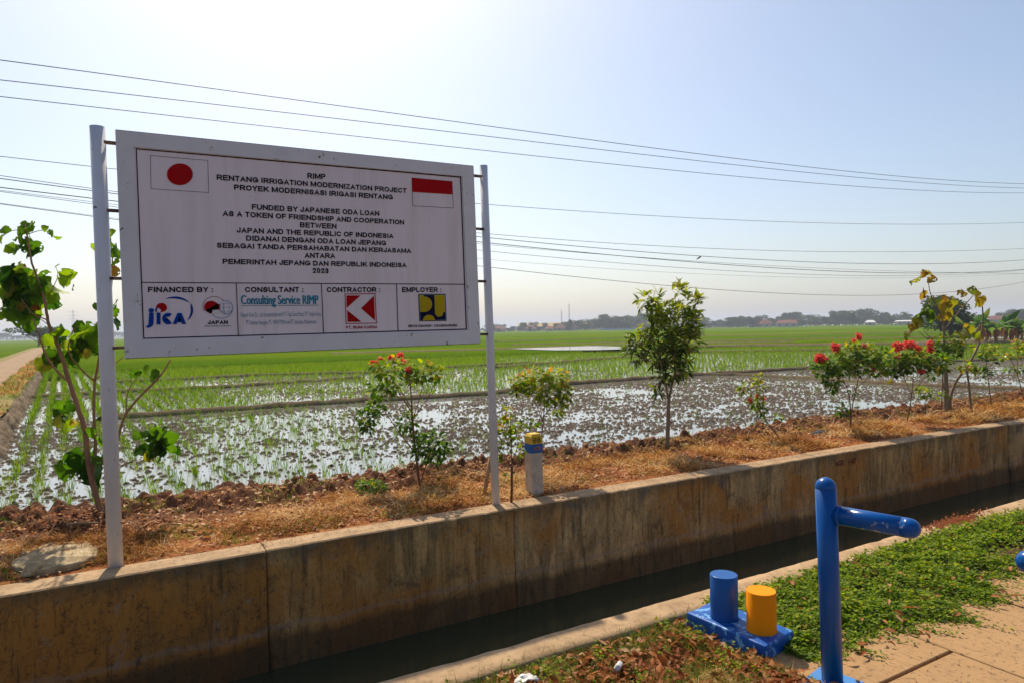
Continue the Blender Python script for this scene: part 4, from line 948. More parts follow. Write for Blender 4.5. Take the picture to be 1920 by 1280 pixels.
keep = rg.uniform(0, 1, n) < np.where(y < 5.8, .12, .25+.75*(fbm(x, y, .6, 76, 2) > .5)); x, y = x[keep], y[keep]; n = len(x)
strew('leaf_litter', x, y, np.maximum(bank_z(x, y), 0)+.006, rg.uniform(.02, .055, n), rg.uniform(.012, .03, n), M['dead_leaf'], 'brown fallen leaves and crumbs scattered over the bank', 'leaves', 62, 0, .95, .3, 3, 1.4, 'ovate', .3, 3, .05)
x, y = samp(60000, -2.5, 26, 5.80, 7.4, rg, 1.6); k = fbm(x, y, .45, 81, 3); ok = (k > .60); x, y = x[ok], y[ok]; n = len(x)
strew('green_grass', x, y, bank_z(x, y), rg.uniform(.03, .09, n), rg.uniform(.003, .006, n), M['green_grass'], 'small green grass patches growing through the dry bank', 'grass', 63, 0, 1, 1.2, 3, 1.0)
# pale flakes
x, y = samp(2600, -2.4, 14, 6.0, 7.4, rg, 1.6); n = len(x)
strew('leaf_litter', x, y, bank_z(x, y)+.012, rg.uniform(.03, .085, n), rg.uniform(.015, .04, n), M['dead_leaf'], 'large pale curled leaves lying near the mud edge', 'leaves', 64, .75, 1, .2, 4, 1.2, 'ovate', .4, 3, .06)
# track verge
x = rg.uniform(-3.2, .0, 26000); y = np.exp(rg.uniform(math.log(9), math.log(60), 26000)); u = x; x = x+PATH_X(y); ok = ((u > -.75) | (u < -2.5)) & (fbm(x, y, 1.1, 85, 2) > .42); x, y = x[ok], y[ok]; n = len(x)
strew('verge_grass', x, y, np.full(n, .03), rg.uniform(.05, .12, n)*(1+y/50), rg.uniform(.004, .008, n)*(1+y/12), M['straw'], 'dry grass along both sides of the dirt track', 'grass', 65, 0, .9, 1.0, 3, 1.0)
x = rg.uniform(-3.4, .1, 16000); y = np.exp(rg.uniform(math.log(9), math.log(60), 16000)); u = x; x = x+PATH_X(y); ok = ((u > -.8) | (u < -2.6)) & (fbm(x, y, 1.3, 86, 2) > .52); x, y = x[ok], y[ok]; n = len(x)
strew('verge_grass', x, y, np.full(n, .03), rg.uniform(.05, .12, n)*(1+y/50), rg.uniform(.004, .008, n)*(1+y/12), M['green_grass'], 'green grass patches on the verge of the dirt track', 'grass', 66, 0, 1, 1.0, 3, 1.0)

# ---------------------------------------------------------------- near planting bed
ctr_x = 2.72
_ce = np.array([atz(px, py, 0)[:2] for px, py in [(1470, 1262), (1505, 1256), (1541, 1244), (1594, 1218), (1640, 1212), (1700, 1200), (1750, 1203), (1778, 1196), (1812, 1168), (1828, 1162), (1850, 1140), (1881, 1111), (1925, 1096), (2000, 1070)]])
def cover_edge(x):                                     # how far the creeping plants reach over the slabs
    return np.interp(x, _ce[:, 0], _ce[:, 1])+.26*(fbm(x, x*0, .20, 17, 3)-.5)+.02
rg = np.random.default_rng(91)
n = 190000; x = 2.78+rg.uniform(0, 1, n)**1.35*9.0; y = rg.uniform(1.55, 2.97, n)
e = cover_edge(x); dens = np.clip((y-e)/.10, 0, 1)*np.clip(.45+1.6*(fbm(x, y, .30, 12, 3)-.28), .25, 1)*np.clip((2.93-y)/.04+.06, 0, 1)
inped = lambda x, y: (np.abs((x-ctr[0])*math.cos(-.3)*1+(y-ctr[1])*0) < 0)
def in_block(x, y, grow=0.0):
    ex_, ey = (pc-pa)[:2], (pb-pa)[:2]; det = ex_[0]*ey[1]-ex_[1]*ey[0]
    dx, dy = x-pa[0], y-pa[1]; u = (dx*ey[1]-dy*ey[0])/det; v = (ex_[0]*dy-ex_[1]*dx)/det
    return (u > -grow) & (u < 1+grow) & (v > -grow) & (v < 1+grow)
right_of = lambda x, y: x > np.interp(y, [1.5, pc[1]-.05, pd[1], 3], [3.02, pc[0]-.12, pd[0]-.02, pd[0]])
hole = np.hypot((x-5.55)/.45, (y-2.45)/.12) < 1
ok = (rg.uniform(0, 1, n) < dens*np.where(hole, .12, 1)) & ~in_block(x, y, .02) & right_of(x, y) & (fbm(x, y, .12, 19, 2) > .22)
x, y = x[ok], y[ok]; n = len(x)
hgt = .012+.085*np.clip((y-cover_edge(x))/.3, .12, 1)*fbm(x, y, .11, 23, 3); z = -.02+hgt*rg.uniform(.25, 1.15, n)
a = rg.uniform(0, 6.283, n); ax = np.stack([np.cos(a), np.sin(a), rg.uniform(-.1, .7, n)], 1); nr = unit(np.stack([rg.normal(0, .45, n), rg.normal(0, .45, n), np.ones(n)], 1))
V, F, k = leaf_geo(np.stack([x, y, z], 1), ax, nr, rg.uniform(.018, .040, n), rg.uniform(.011, .022, n), rows=3, cols=3, droop=rg.uniform(-.2, .9, n), fold=.25, prof='ovate')
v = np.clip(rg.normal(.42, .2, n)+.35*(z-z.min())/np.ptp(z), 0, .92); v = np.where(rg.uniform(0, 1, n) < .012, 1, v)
tag(mesh_np('ground_cover', V, F, M['cover'], smooth=True, attr={'v': np.repeat(v, k)}), 'low green creeping plants spreading over the pavement edge', 'ground cover', kind='stuff')
# tongues creeping over the slabs
pts = []
for i in range(60):
    x0 = 2.95+rg.uniform(0, 1)**1.2*5; y0 = float(cover_edge(np.array([x0]))[0])+.06; a = rg.uniform(-.9, .5)-math.pi/2+.9
    L_t = rg.uniform(.06, .20); nn = int(L_t*170); t = np.linspace(0, 1, nn)
    pts.append(np.stack([x0+np.cos(a)*t*L_t+rg.normal(0, .012, nn)*(1.2-t), y0+np.sin(a)*t*L_t*-0-np.abs(np.sin(a))*t*L_t+rg.normal(0, .012, nn)*(1.2-t), -.0+rg.uniform(0, .025, nn)], 1))
T = np.concatenate(pts); T = T[~in_block(T[:, 0], T[:, 1], .05)]; n = len(T); a = rg.uniform(0, 6.283, n)
V, F, k = leaf_geo(T, np.stack([np.cos(a), np.sin(a), rg.uniform(0, .5, n)], 1), unit(np.stack([rg.normal(0, .4, n), rg.normal(0, .4, n), np.ones(n)], 1)), rg.uniform(.014, .026, n), rg.uniform(.008, .015, n), rows=3, cols=3, droop=.4, fold=.25)
tag(mesh_np('ground_cover', V, F, M['cover'], smooth=True, attr={'v': np.repeat(rg.uniform(.2, .9, n), k)}), 'green runners creeping out over the slabs', 'ground cover', kind='stuff')
# grass, weeds and dead leaves in the bed left of the pedal block
n = 24000; x = rg.uniform(.6, 3.1, n); y = rg.uniform(1.9, 2.92, n); ok = ~in_block(x, y, .03) & ~(right_of(x, y)) & ((x < 2.72) | (y > 2.34)) & (fbm(x, y, .16, 29, 3)+.25*np.clip((y-2.6)/.3, 0, 1) > .47) ; x, y = x[ok], y[ok]; n = len(x)
strew('bed_grass', x, y, np.where(y > 2.36, -.03, -.005), rg.uniform(.03, .11, n), rg.uniform(.002, .0042, n), M['green_grass'], 'thin green grass growing along the curb among fallen leaves', 'grass', 67, 0, 1, .8, 4, 1.3)
n = 15000; x = rg.uniform(.6, 3.1, n); y = rg.uniform(1.9, 2.9, n); ok = ~in_block(x, y, .03) & ~(right_of(x, y)) & ((x < 2.74) | (y > 2.34)); x, y = x[ok], y[ok]; n = len(x)
strew('bed_straw', x, y, np.where(y > 2.36, -.025, .002), rg.uniform(.03, .10, n), rg.uniform(.0015, .003, n), M['straw'], 'dry stalks among the leaves in the planting bed', 'grass', 68, 0, .8, .35, 4, 1.2)
n = 4200; x = rg.uniform(.6, 3.0, n); y = rg.uniform(1.9, 2.86, n); ok = ~in_block(x, y, .04) & ~(right_of(x, y)) & (x < 2.74+.1*(fbm(x, y, .1, 5, 2)-.5)) & (rg.uniform(0, 1, n) < np.clip(3*(fbm(x, y, .22, 37, 3)-.28), .12, 1)*(1-.75*np.clip((y-2.6)/.3, 0, 1))); x, y = x[ok], y[ok]; n = len(x)
strew('fallen_leaves', x, y, np.where(y > 2.36, -.02, .0)+rg.uniform(0, .022, n), rg.uniform(.028, .075, n), rg.uniform(.015, .036, n), M['dead_leaf'], 'curled brown fallen leaves covering the bed left of the pedal block', 'leaves', 69, .22, 1.0, .45, 5, 1.9, 'ovate', .45, 3, .05)
n = 5200; x = rg.uniform(.6, 3.0, n); y = rg.uniform(2.0, 2.88, n); ok = ~in_block(x, y, .03) & ~right_of(x, y) & (x < 2.74) & (fbm(x, y, .10, 47, 3) > .56); x, y = x[ok], y[ok]; n = len(x)
strew('bed_weeds', x, y, rg.uniform(-.01, .045, n), rg.uniform(.016, .032, n), rg.uniform(.010, .018, n), M['cover'], 'small green weeds poking through the fallen leaves', 'weeds', 74, .3, .95, .4, 3, .8, 'ovate', .3, 3)
n = 260; x = 3.0+rg.uniform(0, 1, n)**1.1*5.5; y = rg.uniform(1.95, 2.9, n); ok = (y > cover_edge(x)-.06) & ~in_block(x, y, .05); x, y = x[ok], y[ok]; n = len(x)
strew('fallen_leaves', x, y, .012+rg.uniform(0, .035, n), rg.uniform(.035, .085, n), rg.uniform(.014, .028, n), M['dead_leaf'], 'single brown leaves lying on the green creepers', 'leaves', 70, .25, .85, .3, 5, 1.5, 'ovate', .5, 3, .05)
n = 60; x = rg.uniform(2.8, 5.5, n); y = rg.uniform(1.3, 2.2, n); n = len(x)
strew('fallen_leaves', x, y, np.full(n, .002), rg.uniform(.006, .02, n), rg.uniform(.003, .008, n), M['dead_leaf'], 'tiny dry bits lying on the pavement slabs', 'leaves', 71, 0, .6, .1, 3, .6, 'ovate', .3, 3)
n = 1500; x = rg.uniform(.3, 10, n); y = 5.5+.22*rg.uniform(0, 1, n)**.6
strew('leaf_litter', x, y, np.full(n, .006), rg.uniform(.006, .022, n), rg.uniform(.003, .009, n), M['dead_leaf'], 'crumbs and tiny leaves on top of the canal wall', 'leaves', 72, 0, .5, .15, 3, .8, 'ovate', .3, 3)

# ================================================================ SHRUBS AND SAPLINGS ON THE BANK
def stems_mesh(name, lines, base, m, par, dep, seed, seg=7):
    """lines: list of (list of pixel points, base radius, tip radius[, depth shift at the tip])"""
    bm = bmesh.new(); rr = random.Random(seed)
    for ln in lines:
        pts, r0, r1 = ln[:3]; sh = ln[3] if len(ln) > 3 else rr.uniform(-.10, .10); s0 = ln[4] if len(ln) > 4 else 0.0
        n = len(pts); P = [atd(px, py, dep+s0+(sh-s0)*(i/(n-1))) for i, (px, py) in enumerate(pts)]
        P = np.array(P)-base; t = np.linspace(0, 1, n); tt = np.linspace(0, 1, max(6, n*3))
        Q = np.stack([np.interp(tt, t, P[:, k]) for k in range(3)], 1)
        for _ in range(2): Q[1:-1] = (Q[:-2]+2*Q[1:-1]+Q[2:])/4
        Q[1:-1] += np.array([[rr.uniform(-1, 1)*.0025 for _ in range(3)] for _ in range(len(Q)-2)])
        tube(bm, Q, [r0+(r1-r0)*k for k in tt], seg)
    return obj_bm(name, bm, m, par, smooth=True)
def blob_leaves(name, blobs, base, dep, m, par, seed, L, W, per, vm=.46, vs=.25, droop=.9, prof='ovate', rows=4, cols=3, fold=.25, zdir=(-.5, .6), thick=.9, wave=0.0, whorl=0, ragged=.15):
    rg = np.random.default_rng(seed); C = []; A = []; VV = []; pym = np.mean([b[1] for b in blobs]); pyr = max(10, np.ptp([b[1] for b in blobs])/2)
    for b in blobs:
        px, py, rx, ry = b[:4]; sh = b[4] if len(b) > 4 else rg.uniform(-.08, .08)
        c0 = atd(px, py, dep+sh); sx = rx*1.12*dep/FOC; sy = ry*1.12*dep/FOC; n = max(5, int(per*(5.8 if whorl else 6.0)*(rx*ry)/400.0))
        if whorl: n = max(1, n//whorl)
        d = rdir(rg, n)*rg.uniform(.25, 1.0+ragged, n)[:, None]**.6
        p = c0+RT*(d[:, :1]*sx)+UP*(d[:, 1:2]*sy)+FW*(d[:, 2:3]*min(sx, .6)*thick)
        o = unit(p-c0+np.array([0, 0, .0]))
        if whorl:
            p = np.repeat(p, whorl, 0); o = np.repeat(o, whorl, 0)
        ax = unit(o*.75+rdir(rg, len(p), *zdir)*.9)
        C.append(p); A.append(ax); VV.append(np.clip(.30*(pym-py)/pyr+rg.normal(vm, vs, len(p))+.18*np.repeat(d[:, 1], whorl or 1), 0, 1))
    C = np.concatenate(C)-base; A = np.concatenate(A); v = np.concatenate(VV); n = len(C)
    nr = unit(np.array([0, 0, 1.])+rg.normal(0, .5, (n, 3)))
    return leaves(name, C, A, nr, rg.uniform(.65, 1.2, n)*L, rg.uniform(.7, 1.15, n)*W, v, m, par, rows=rows, cols=cols, droop=rg.uniform(.2, 1.3, n)*droop, fold=fold, prof=prof, wave=wave, rg=rg)
def flowers(par, blobs, base, dep, seed, per=9):
    rg = np.random.default_rng(seed); C = []
    for px, py, rx, ry in blobs:
        n = max(10, int(rx*ry*per/9)); c0 = atd(px, py, dep-.06); s = dep/FOC; d = rdir(rg, n)*rg.uniform(.4, 1, n)[:, None]
        C.append(c0+RT*(d[:, :1]*rx*s)+UP*(d[:, 1:2]*ry*s)+FW*(d[:, 2:3]*rx*s*.8))
    C = np.concatenate(C)-base; C = np.repeat(C, 4, 0); n = len(C); ax = rdir(rg, n)
    return leaves('flowers', C, ax, rdir(rg, n), rg.uniform(.022, .036, n), rg.uniform(.014, .024, n), rg.uniform(0, 1, n), M['petal'], par, rows=4, cols=3, droop=.8, prof='petal', fold=.3)
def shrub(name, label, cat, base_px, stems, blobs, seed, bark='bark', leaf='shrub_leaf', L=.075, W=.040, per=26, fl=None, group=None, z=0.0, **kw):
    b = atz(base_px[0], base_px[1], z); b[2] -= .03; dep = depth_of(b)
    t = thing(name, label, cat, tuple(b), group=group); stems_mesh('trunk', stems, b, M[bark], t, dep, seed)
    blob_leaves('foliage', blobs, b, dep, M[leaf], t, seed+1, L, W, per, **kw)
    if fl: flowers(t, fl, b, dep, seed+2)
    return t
GS = 'shrubs and saplings planted along the bank'
shrub('flowering_shrub', 'open flowering shrub with coral blossoms on top, left of the right sign post', 'shrub', (788, 914),
    [([(788, 916), (782, 870), (775, 808), (771, 743), (768, 700)], .016, .005, 0), ([(773, 842), (745, 805), (716, 762)], .007, .003, -.15), ([(771, 770), (750, 740), (733, 705)], .007, .003, .1),
     ([(773, 785), (800, 750), (817, 715)], .006, .003, .12), ([(773, 790), (790, 735), (795, 695)], .005, .003, -.1), ([(790, 900), (796, 880), (806, 848)], .007, .004, -.05), ([(774, 800), (765, 780), (760, 765)], .004, .002), ([(772, 765), (745, 720), (712, 690)], .005, .002, -.05), ([(771, 760), (735, 735), (716, 730)], .004, .002)],
    [(733, 688, 34, 17), (716, 731, 22, 15), (688, 784, 15, 20, -.15), (704, 762, 14, 12), (790, 696, 24, 15), (816, 697, 10, 14), (762, 790, 13, 18), (810, 838, 32, 27), (776, 705, 14, 12), (735, 728, 14, 9), (783, 820, 10, 9)],
    201, fl=[(702, 680, 5, 5), (712, 675, 5, 3), (734, 670, 6, 3.5), (750, 666, 6, 4), (756, 677, 4, 3), (768, 693, 8, 5)], per=22, group=GS)
shrub('young_sapling', 'thin sapling tied beside the right sign post with a short thick stake at its foot', 'sapling', (959, 941),
    [([(959, 943), (959.5, 905), (960, 872)], .013, .012, 0), ([(960, 905), (959, 840), (957, 776)], .006, .003, 0), ([(960, 880), (946, 850), (938, 830)], .003, .002), ([(960, 870), (972, 830), (968, 812)], .003, .002), ([(959, 850), (948, 822), (945, 800)], .003, .002)],
    [(952, 774, 9, 12), (946, 803, 12, 10), (966, 813, 9, 12), (940, 830, 9, 7), (974, 845, 6, 9), (957, 889, 5, 3), (935, 850, 7, 10), (926, 800, 7, 12)], 211, leaf='shrub_light', per=26, L=.06, W=.03, group=GS)
shrub('young_shrub', 'round topped yellowish green shrub growing behind the kilometre post', 'shrub', (1013, 893),
    [([(1013, 896), (1016, 815), (1020, 775), (1022, 730)], .009, .004, 0), ([(1008, 870), (1003, 812), (1013, 781), (1030, 740)], .007, .003, .08), ([(1018, 790), (1000, 745), (985, 722)], .005, .002, -.1), ([(1019, 780), (1040, 755), (1055, 735)], .005, .002, .05)],
    [(972, 713, 14, 11), (1003, 706, 24, 13), (1038, 708, 22, 15), (1058, 738, 11, 18), (1028, 740, 20, 16), (988, 728, 13, 9), (990, 793, 15, 6), (966, 730, 7, 7), (1045, 768, 9, 7)], 221, leaf='shrub_light', per=27, L=.08, W=.042, group=GS)
shrub('mango_tree', 'tall slender young mango tree with narrow drooping leaves in the middle of the bank', 'tree', (1251, 847),
    [([(1251, 849), (1253, 773), (1255, 742)], .030, .022, 0), ([(1255, 745), (1263, 706), (1277, 660), (1289, 612), (1295, 575)], .018, .005, .15), ([(1254, 750), (1244, 704), (1238, 675), (1222, 640)], .016, .005, -.15), ([(1240, 690), (1222, 680), (1203, 668)], .007, .003, -.3), ([(1241, 690), (1236, 640), (1222, 575)], .009, .003, .1), ([(1265, 700), (1262, 640), (1266, 560)], .009, .003, -.1), ([(1254, 770), (1245, 750), (1234, 733)], .004, .002)],
    [(1202, 648, 24, 18), (1192, 660, 14, 13), (1226, 670, 22, 16), (1212, 566, 14, 15), (1232, 560, 8, 10), (1240, 588, 24, 20), (1271, 553, 13, 16), (1275, 545, 5, 8), (1294, 573, 17, 18), (1266, 602, 34, 26), (1300, 604, 14, 20), (1247, 632, 28, 23), (1279, 640, 25, 24), (1250, 665, 26, 18), (1281, 668, 15, 16), (1259, 695, 22, 16), (1283, 690, 7, 20), (1240, 705, 12, 15), (1232, 728, 5, 11), (1222, 610, 12, 14)],
    231, bark='grey_bark', leaf='mango_leaf', L=.155, W=.036, per=21, prof='lance', droop=1.2, rows=5, zdir=(-.4, .9), whorl=4, thick=1.0, group=GS)
shrub('flowering_shrub', 'small sparse leaning shrub with a few red blossoms, right of the mango tree', 'shrub', (1467, 826),
    [([(1467, 828), (1446, 800), (1427, 776), (1421, 762), (1418, 722)], .010, .003, 0), ([(1424, 768), (1432, 745), (1430, 722)], .004, .002), ([(1420, 745), (1405, 735), (1394, 728)], .003, .002), ([(1448, 802), (1456, 790), (1458, 782)], .003, .002)],
    [(1424, 707, 7, 9), (1393, 725, 8, 8), (1427, 725, 8, 7), (1418, 752, 12, 12), (1428, 768, 8, 9), (1458, 781, 8, 6), (1410, 714, 7, 5), (1388, 733, 5, 4)], 241, leaf='shrub_light', per=40, L=.07, W=.035, fl=[(1407, 749, 4, 3), (1432, 746, 3, 3), (1418, 742, 3, 2)], group=GS)
shrub('flowering_shrub', 'dense dark green shrub with four red flower heads, left of the two large flowering shrubs', 'shrub', (1594, 807),
    [([(1594, 808), (1595, 770), (1592, 735), (1576, 700)], .012, .004, -.15), ([(1595, 795), (1597, 765), (1604, 733), (1613, 690)], .012, .005, .1), ([(1604, 730), (1622, 712), (1640, 698)], .006, .003, .1), ([(1590, 725), (1568, 706), (1550, 695)], .005, .002, -.1), ([(1594, 780), (1586, 772), (1578, 768)], .003, .002), ([(1610, 700), (1606, 675), (1608, 650)], .005, .002)],
    [(1545, 690, 19, 17), (1572, 678, 26, 16), (1598, 664, 23, 18), (1626, 664, 22, 16), (1655, 677, 22, 18), (1606, 688, 28, 13), (1562, 710, 13, 13), (1640, 692, 14, 11), (1578, 768, 10, 8), (1601, 733, 5, 4), (1560, 726, 8, 6)], 251, per=30, L=.098, W=.052, fl=[(1538, 671, 13, 9), (1567, 652, 9, 10), (1611, 632, 6, 6), (1601, 638, 4, 3), (1620, 649, 5, 4), (1638, 692, 4, 6)], group=GS)
shrub('flowering_shrub', 'dark green shrub crowned by a wide row of red flowers, next to the yellowing tree', 'shrub', (1700, 793),
    [([(1700, 795), (1706, 765), (1710, 733), (1713, 700)], .012, .005, 0), ([(1709, 740), (1698, 715), (1694, 698)], .006, .003, -.1), ([(1709, 738), (1722, 722), (1745, 694)], .006, .003, .1), ([(1712, 715), (1728, 690), (1735, 676)], .004, .002)],
    [(1687, 674, 20, 15), (1715, 668, 24, 13), (1682, 692, 14, 12), (1733, 670, 17, 14), (1761, 681, 20, 14), (1723, 688, 14, 8), (1668, 690, 8, 9), (1700, 684, 18, 10)], 261, per=30, L=.098, W=.052, fl=[(1682, 650, 12, 9), (1705, 646, 13, 8), (1743, 646, 6, 7), (1744, 656, 7, 5), (1722, 653, 7, 5), (1681, 667, 6, 4), (1727.5, 695, 8, 5)], group=GS)
shrub('young_shrub', 'low light green seedling between the flowering shrub and the yellowing tree', 'shrub', (1735, 783),
    [([(1735, 785), (1735, 760), (1734, 738)], .007, .003, 0), ([(1735, 765), (1750, 750), (1762, 742)], .003, .002)], [(1734, 733, 12, 8), (1761, 741, 12, 4), (1722, 728, 5, 4)], 271, leaf='shrub_light', per=36, L=.09, W=.05, group=GS)
shrub('young_shrub', 'dark green bush growing in front of the trunk of the yellowing tree', 'shrub', (1766, 778),
    [([(1766, 780), (1766, 740), (1768, 700), (1772, 655)], .010, .004, 0), ([(1768, 700), (1782, 680), (1790, 660)], .005, .002)], [(1775, 645, 22, 14), (1758, 653, 12, 8), (1790, 652, 16, 11), (1771, 662, 12, 8), (1744, 702, 8, 6)], 281, per=30, L=.098, W=.052, group=GS)
shrub('young_shrub', 'bare grey stem with a small leaf tuft on top, right of the yellowing tree', 'shrub', (1822, 777),
    [([(1822, 779), (1818, 735), (1813, 693)], .022, .016, 0), ([(1815, 700), (1806, 690), (1800, 686)], .004, .002), ([(1815, 698), (1824, 690), (1832, 688)], .004, .002)], [(1813, 688, 14, 5), (1828, 694, 8, 4)], 291, bark='grey_bark', leaf='shrub_light', per=50, L=.11, W=.06, group=GS)
shrub('young_shrub', 'thin tall sapling with small leaf tufts, second plant from the right edge', 'sapling', (1860, 765),
    [([(1860, 767), (1853, 713), (1848, 668)], .010, .004, 0), ([(1851, 700), (1860, 682), (1866, 672)], .004, .002), ([(1850, 690), (1842, 676), (1838, 664)], .004, .002)], [(1840, 659, 12, 9), (1857, 656, 16, 7), (1834, 688, 12, 5), (1848, 699, 8, 8), (1866, 671, 8, 6), (1849, 668, 10, 5)], 301, per=34, L=.09, W=.05, group=GS)
shrub('young_shrub', 'sparse forked shrub cut by the right edge of the view', 'shrub', (1922, 757),
    [([(1922, 759), (1912, 715), (1898, 675), (1880, 658)], .010, .004, 0), ([(1908, 705), (1908, 670), (1914, 645)], .006, .003), ([(1916, 735), (1930, 700), (1940, 660)], .006, .003)], [(1911, 645, 14, 8), (1879, 666, 16, 7), (1902, 666, 12, 6), (1893, 691, 10, 4), (1934, 655, 14, 9), (1915, 690, 8, 5)], 311, leaf='shrub_light', per=34, L=.09, W=.05, group=GS)
wb = atz(697, 926, 0.0)
shrub('weed', 'low green weed at the foot of the bank left of the flowering shrub', 'weed', (700, 928), [([(700, 930), (690, 905), (680, 885)], .003, .001), ([(700, 930), (705, 905), (698, 880)], .003, .001), ([(702, 930), (715, 912), (722, 905)], .003, .001)],
    [(695, 912, 22, 12), (712, 916, 14, 8), (676, 908, 10, 10)], 321, per=60, L=.045, W=.02, leaf='shrub_leaf')

# big-leaved trees
def big_leaves(par, base, dep, items, m, seed, sag=1.0, big=1.0):
    """items: (px, py, radius_px, value[, depth shift]) one or two curled broad leaves each"""
    rg = np.random.default_rng(seed); C = []; A = []; NN = []; LL = []; WW = []; V = []; DR = []
    for it in items:
        px, py, r, v = it[:4]; sh = it[4] if len(it) > 4 else rg.uniform(-.12, .12); n = 2 if r > 12 else 1
        for k in range(n+ (1 if r > 24 else 0)):
            L = big*r*2.8*dep/FOC*rg.uniform(.8, 1.15); a = rg.uniform(-1.0, 1.0) if k == 0 else rg.uniform(0, 6.28)
            d = unit((RT*math.sin(a)-UP*math.cos(a)*.45*sag+FW*rg.uniform(-.7, .7))[None])[0]
            c = atd(px+rg.normal(0, r*.15), py+rg.normal(0, r*.15), dep+sh)-d*L*.45
            C.append(c); A.append(d); NN.append(unit((np.array([0, 0, 1.])*.55-FW*.7+rg.normal(0, .45, 3))[None])[0]); LL.append(L); WW.append(L*rg.uniform(.72, 1.0)); V.append(np.clip(v-.04+rg.normal(0, .09), 0, 1)); DR.append(rg.uniform(.6, 1.7))
    C = np.array(C)-base; n = len(C)
    V_, F, k = leaf_geo(C, np.array(A), np.array(NN), np.array(LL), np.array(WW), rows=11, cols=9, droop=np.array(DR), fold=.22, prof='broad', wave=.035, rg=rg)
    # bites and torn margins: drop random faces near the edge
    F = F.reshape(n, -1, 4); keep = rg.uniform(0, 1, F.shape[:2]) > np.where(np.isin(np.arange(F.shape[1]) % 8, (0, 7)), .22, .03)[None]
    return mesh_np('foliage', V_, F[keep], m, par, smooth=True, attr={'v': np.repeat(np.array(V), k)+rg.normal(0, .03, n*k)})
b = atz(195, 977, 0.0); b[2] -= .03; dep = depth_of(b)
t = thing('broadleaf_tree', 'tall many stemmed young tree with big curled leaves behind the left sign post', 'tree', tuple(b), group=GS)
stems_mesh('trunk', [([(196, 980), (184, 945), (171, 897), (163, 850), (161, 809), (152, 782), (142, 749), (131, 719), (116, 668), (107, 646), (102, 629), (92, 614), (88, 591), (85, 570), (75, 530), (60, 500), (52, 450), (46, 420)], .027, .006, -.1, 0),
    ([(131, 716), (120, 709), (96, 683), (81, 655), (73, 627), (62, 597)], .012, .005, -.25, -.06), ([(176, 905), (179, 845), (178, 805), (175, 749), (178, 711), (186, 670), (198, 600), (208, 550), (212, 505), (207, 440)], .016, .005, .15, 0),
    ([(197, 970), (206, 900), (216, 838), (221, 820), (236, 769), (282, 723), (305, 700), (320, 673)], .016, .007, .15, 0), ([(210, 880), (223, 877), (240, 867), (256, 859)], .006, .004, -.2, 0), ([(236, 772), (238, 740), (246, 718), (262, 705)], .006, .003, .2, .1),
    ([(176, 712), (150, 690), (125, 660), (135, 620), (146, 612)], .008, .004, -.1, .05), ([(88, 600), (60, 590), (40, 560)], .006, .003, -.2, -.08), ([(85, 565), (110, 520), (105, 500)], .004, .002), ([(50, 440), (80, 430), (105, 445)], .004, .002), ([(50, 432), (20, 432), (-5, 450)], .004, .002), ([(92, 610), (78, 600), (62, 590)], .004, .002), ([(178, 712), (205, 690), (232, 668)], .006, .004, .2)],
    b, M['red_bark'], t, dep, 401, seg=9)
big_leaves(t, b, dep, [(40, 432, 20, .5), (48, 428, 14, .55), (27, 467, 13, .45), (62, 468, 13, .15), (50, 470, 9, .1), (85, 428, 6, .5), (98, 438, 6, .5), (106, 447, 6, .4), (12, 435, 8, .5), (0, 445, 8, .6), (50, 455, 12, .2),
    (10, 512, 18, .1), (28, 505, 12, .95), (36, 500, 9, .9), (58, 512, 12, .7), (122, 520, 15, .75), (136, 538, 5, .1), (105, 498, 5, .3), (78, 518, 14, .3), (92, 540, 18, .78), (98, 560, 9, .6), (75, 535, 14, .2), (62, 552, 14, .15), (40, 525, 20, .1), (28, 545, 20, .6), (10, 545, 16, .75), (20, 560, 16, .7), (40, 560, 22, .2), (52, 570, 20, .55), (28, 580, 18, .5), (48, 592, 24, .3), (38, 580, 12, .95), (70, 572, 12, .95), (8, 570, 9, .3), (100, 570, 10, .1), (68, 578, 6, .97), (12, 524, 12, .9),
    (112, 625, 14, .5), (125, 632, 12, .2), (140, 640, 13, .6), (160, 622, 18, .25), (178, 620, 18, .5), (165, 640, 20, .3), (150, 650, 12, .92), (160, 660, 9, .96), (172, 638, 18, .2), (85, 672, 21, .80), (80, 650, 12, .7), (100, 668, 15, .25), (132, 668, 16, .3), (95, 640, 12, .7), (150, 628, 14, .75), (125, 648, 9, .9), (118, 640, 9, .15),
    (206, 437, 8, .6), (211, 470, 14, .35), (213, 495, 11, .6), (212, 508, 9, .8), (176, 465, 8, .9), (196, 570, 6, .4), (213, 570, 11, .3), (217, 588, 9, .2), (214, 610, 10, .1), (182, 602, 8, .1), (182, 575, 8, .2),
    (120, 772, 17, .15), (130, 765, 12, .1), (104, 785, 11, .75), (128, 800, 12, .78), (112, 760, 8, .3), (138, 790, 8, .9), (165, 812, 11, .35), (152, 868, 24, .12), (130, 876, 16, .3), (170, 888, 18, .1), (186, 870, 16, .1), (182, 832, 9, .3), (190, 822, 9, .2), (178, 915, 10, .1), (160, 850, 12, .5),
    (264, 695, 9, .2), (285, 702, 11, .1), (272, 690, 9, .3), (255, 700, 8, .2), (286, 828, 22, .12), (272, 846, 16, .15), (300, 822, 18, .2), (312, 838, 12, .3), (330, 842, 9, .15), (278, 855, 9, .97), (258, 818, 8, .2), (296, 848, 14, .1), (275, 812, 10, .3), (290, 805, 8, .4)], M['teak_leaf'], 402)
b = atz(1775, 774, 0.0); b[2] -= .03; dep = depth_of(b)
t = thing('broadleaf_tree', 'yellowing big leaved young tree with bent tops near the right end of the bank', 'tree', tuple(b), group=GS)
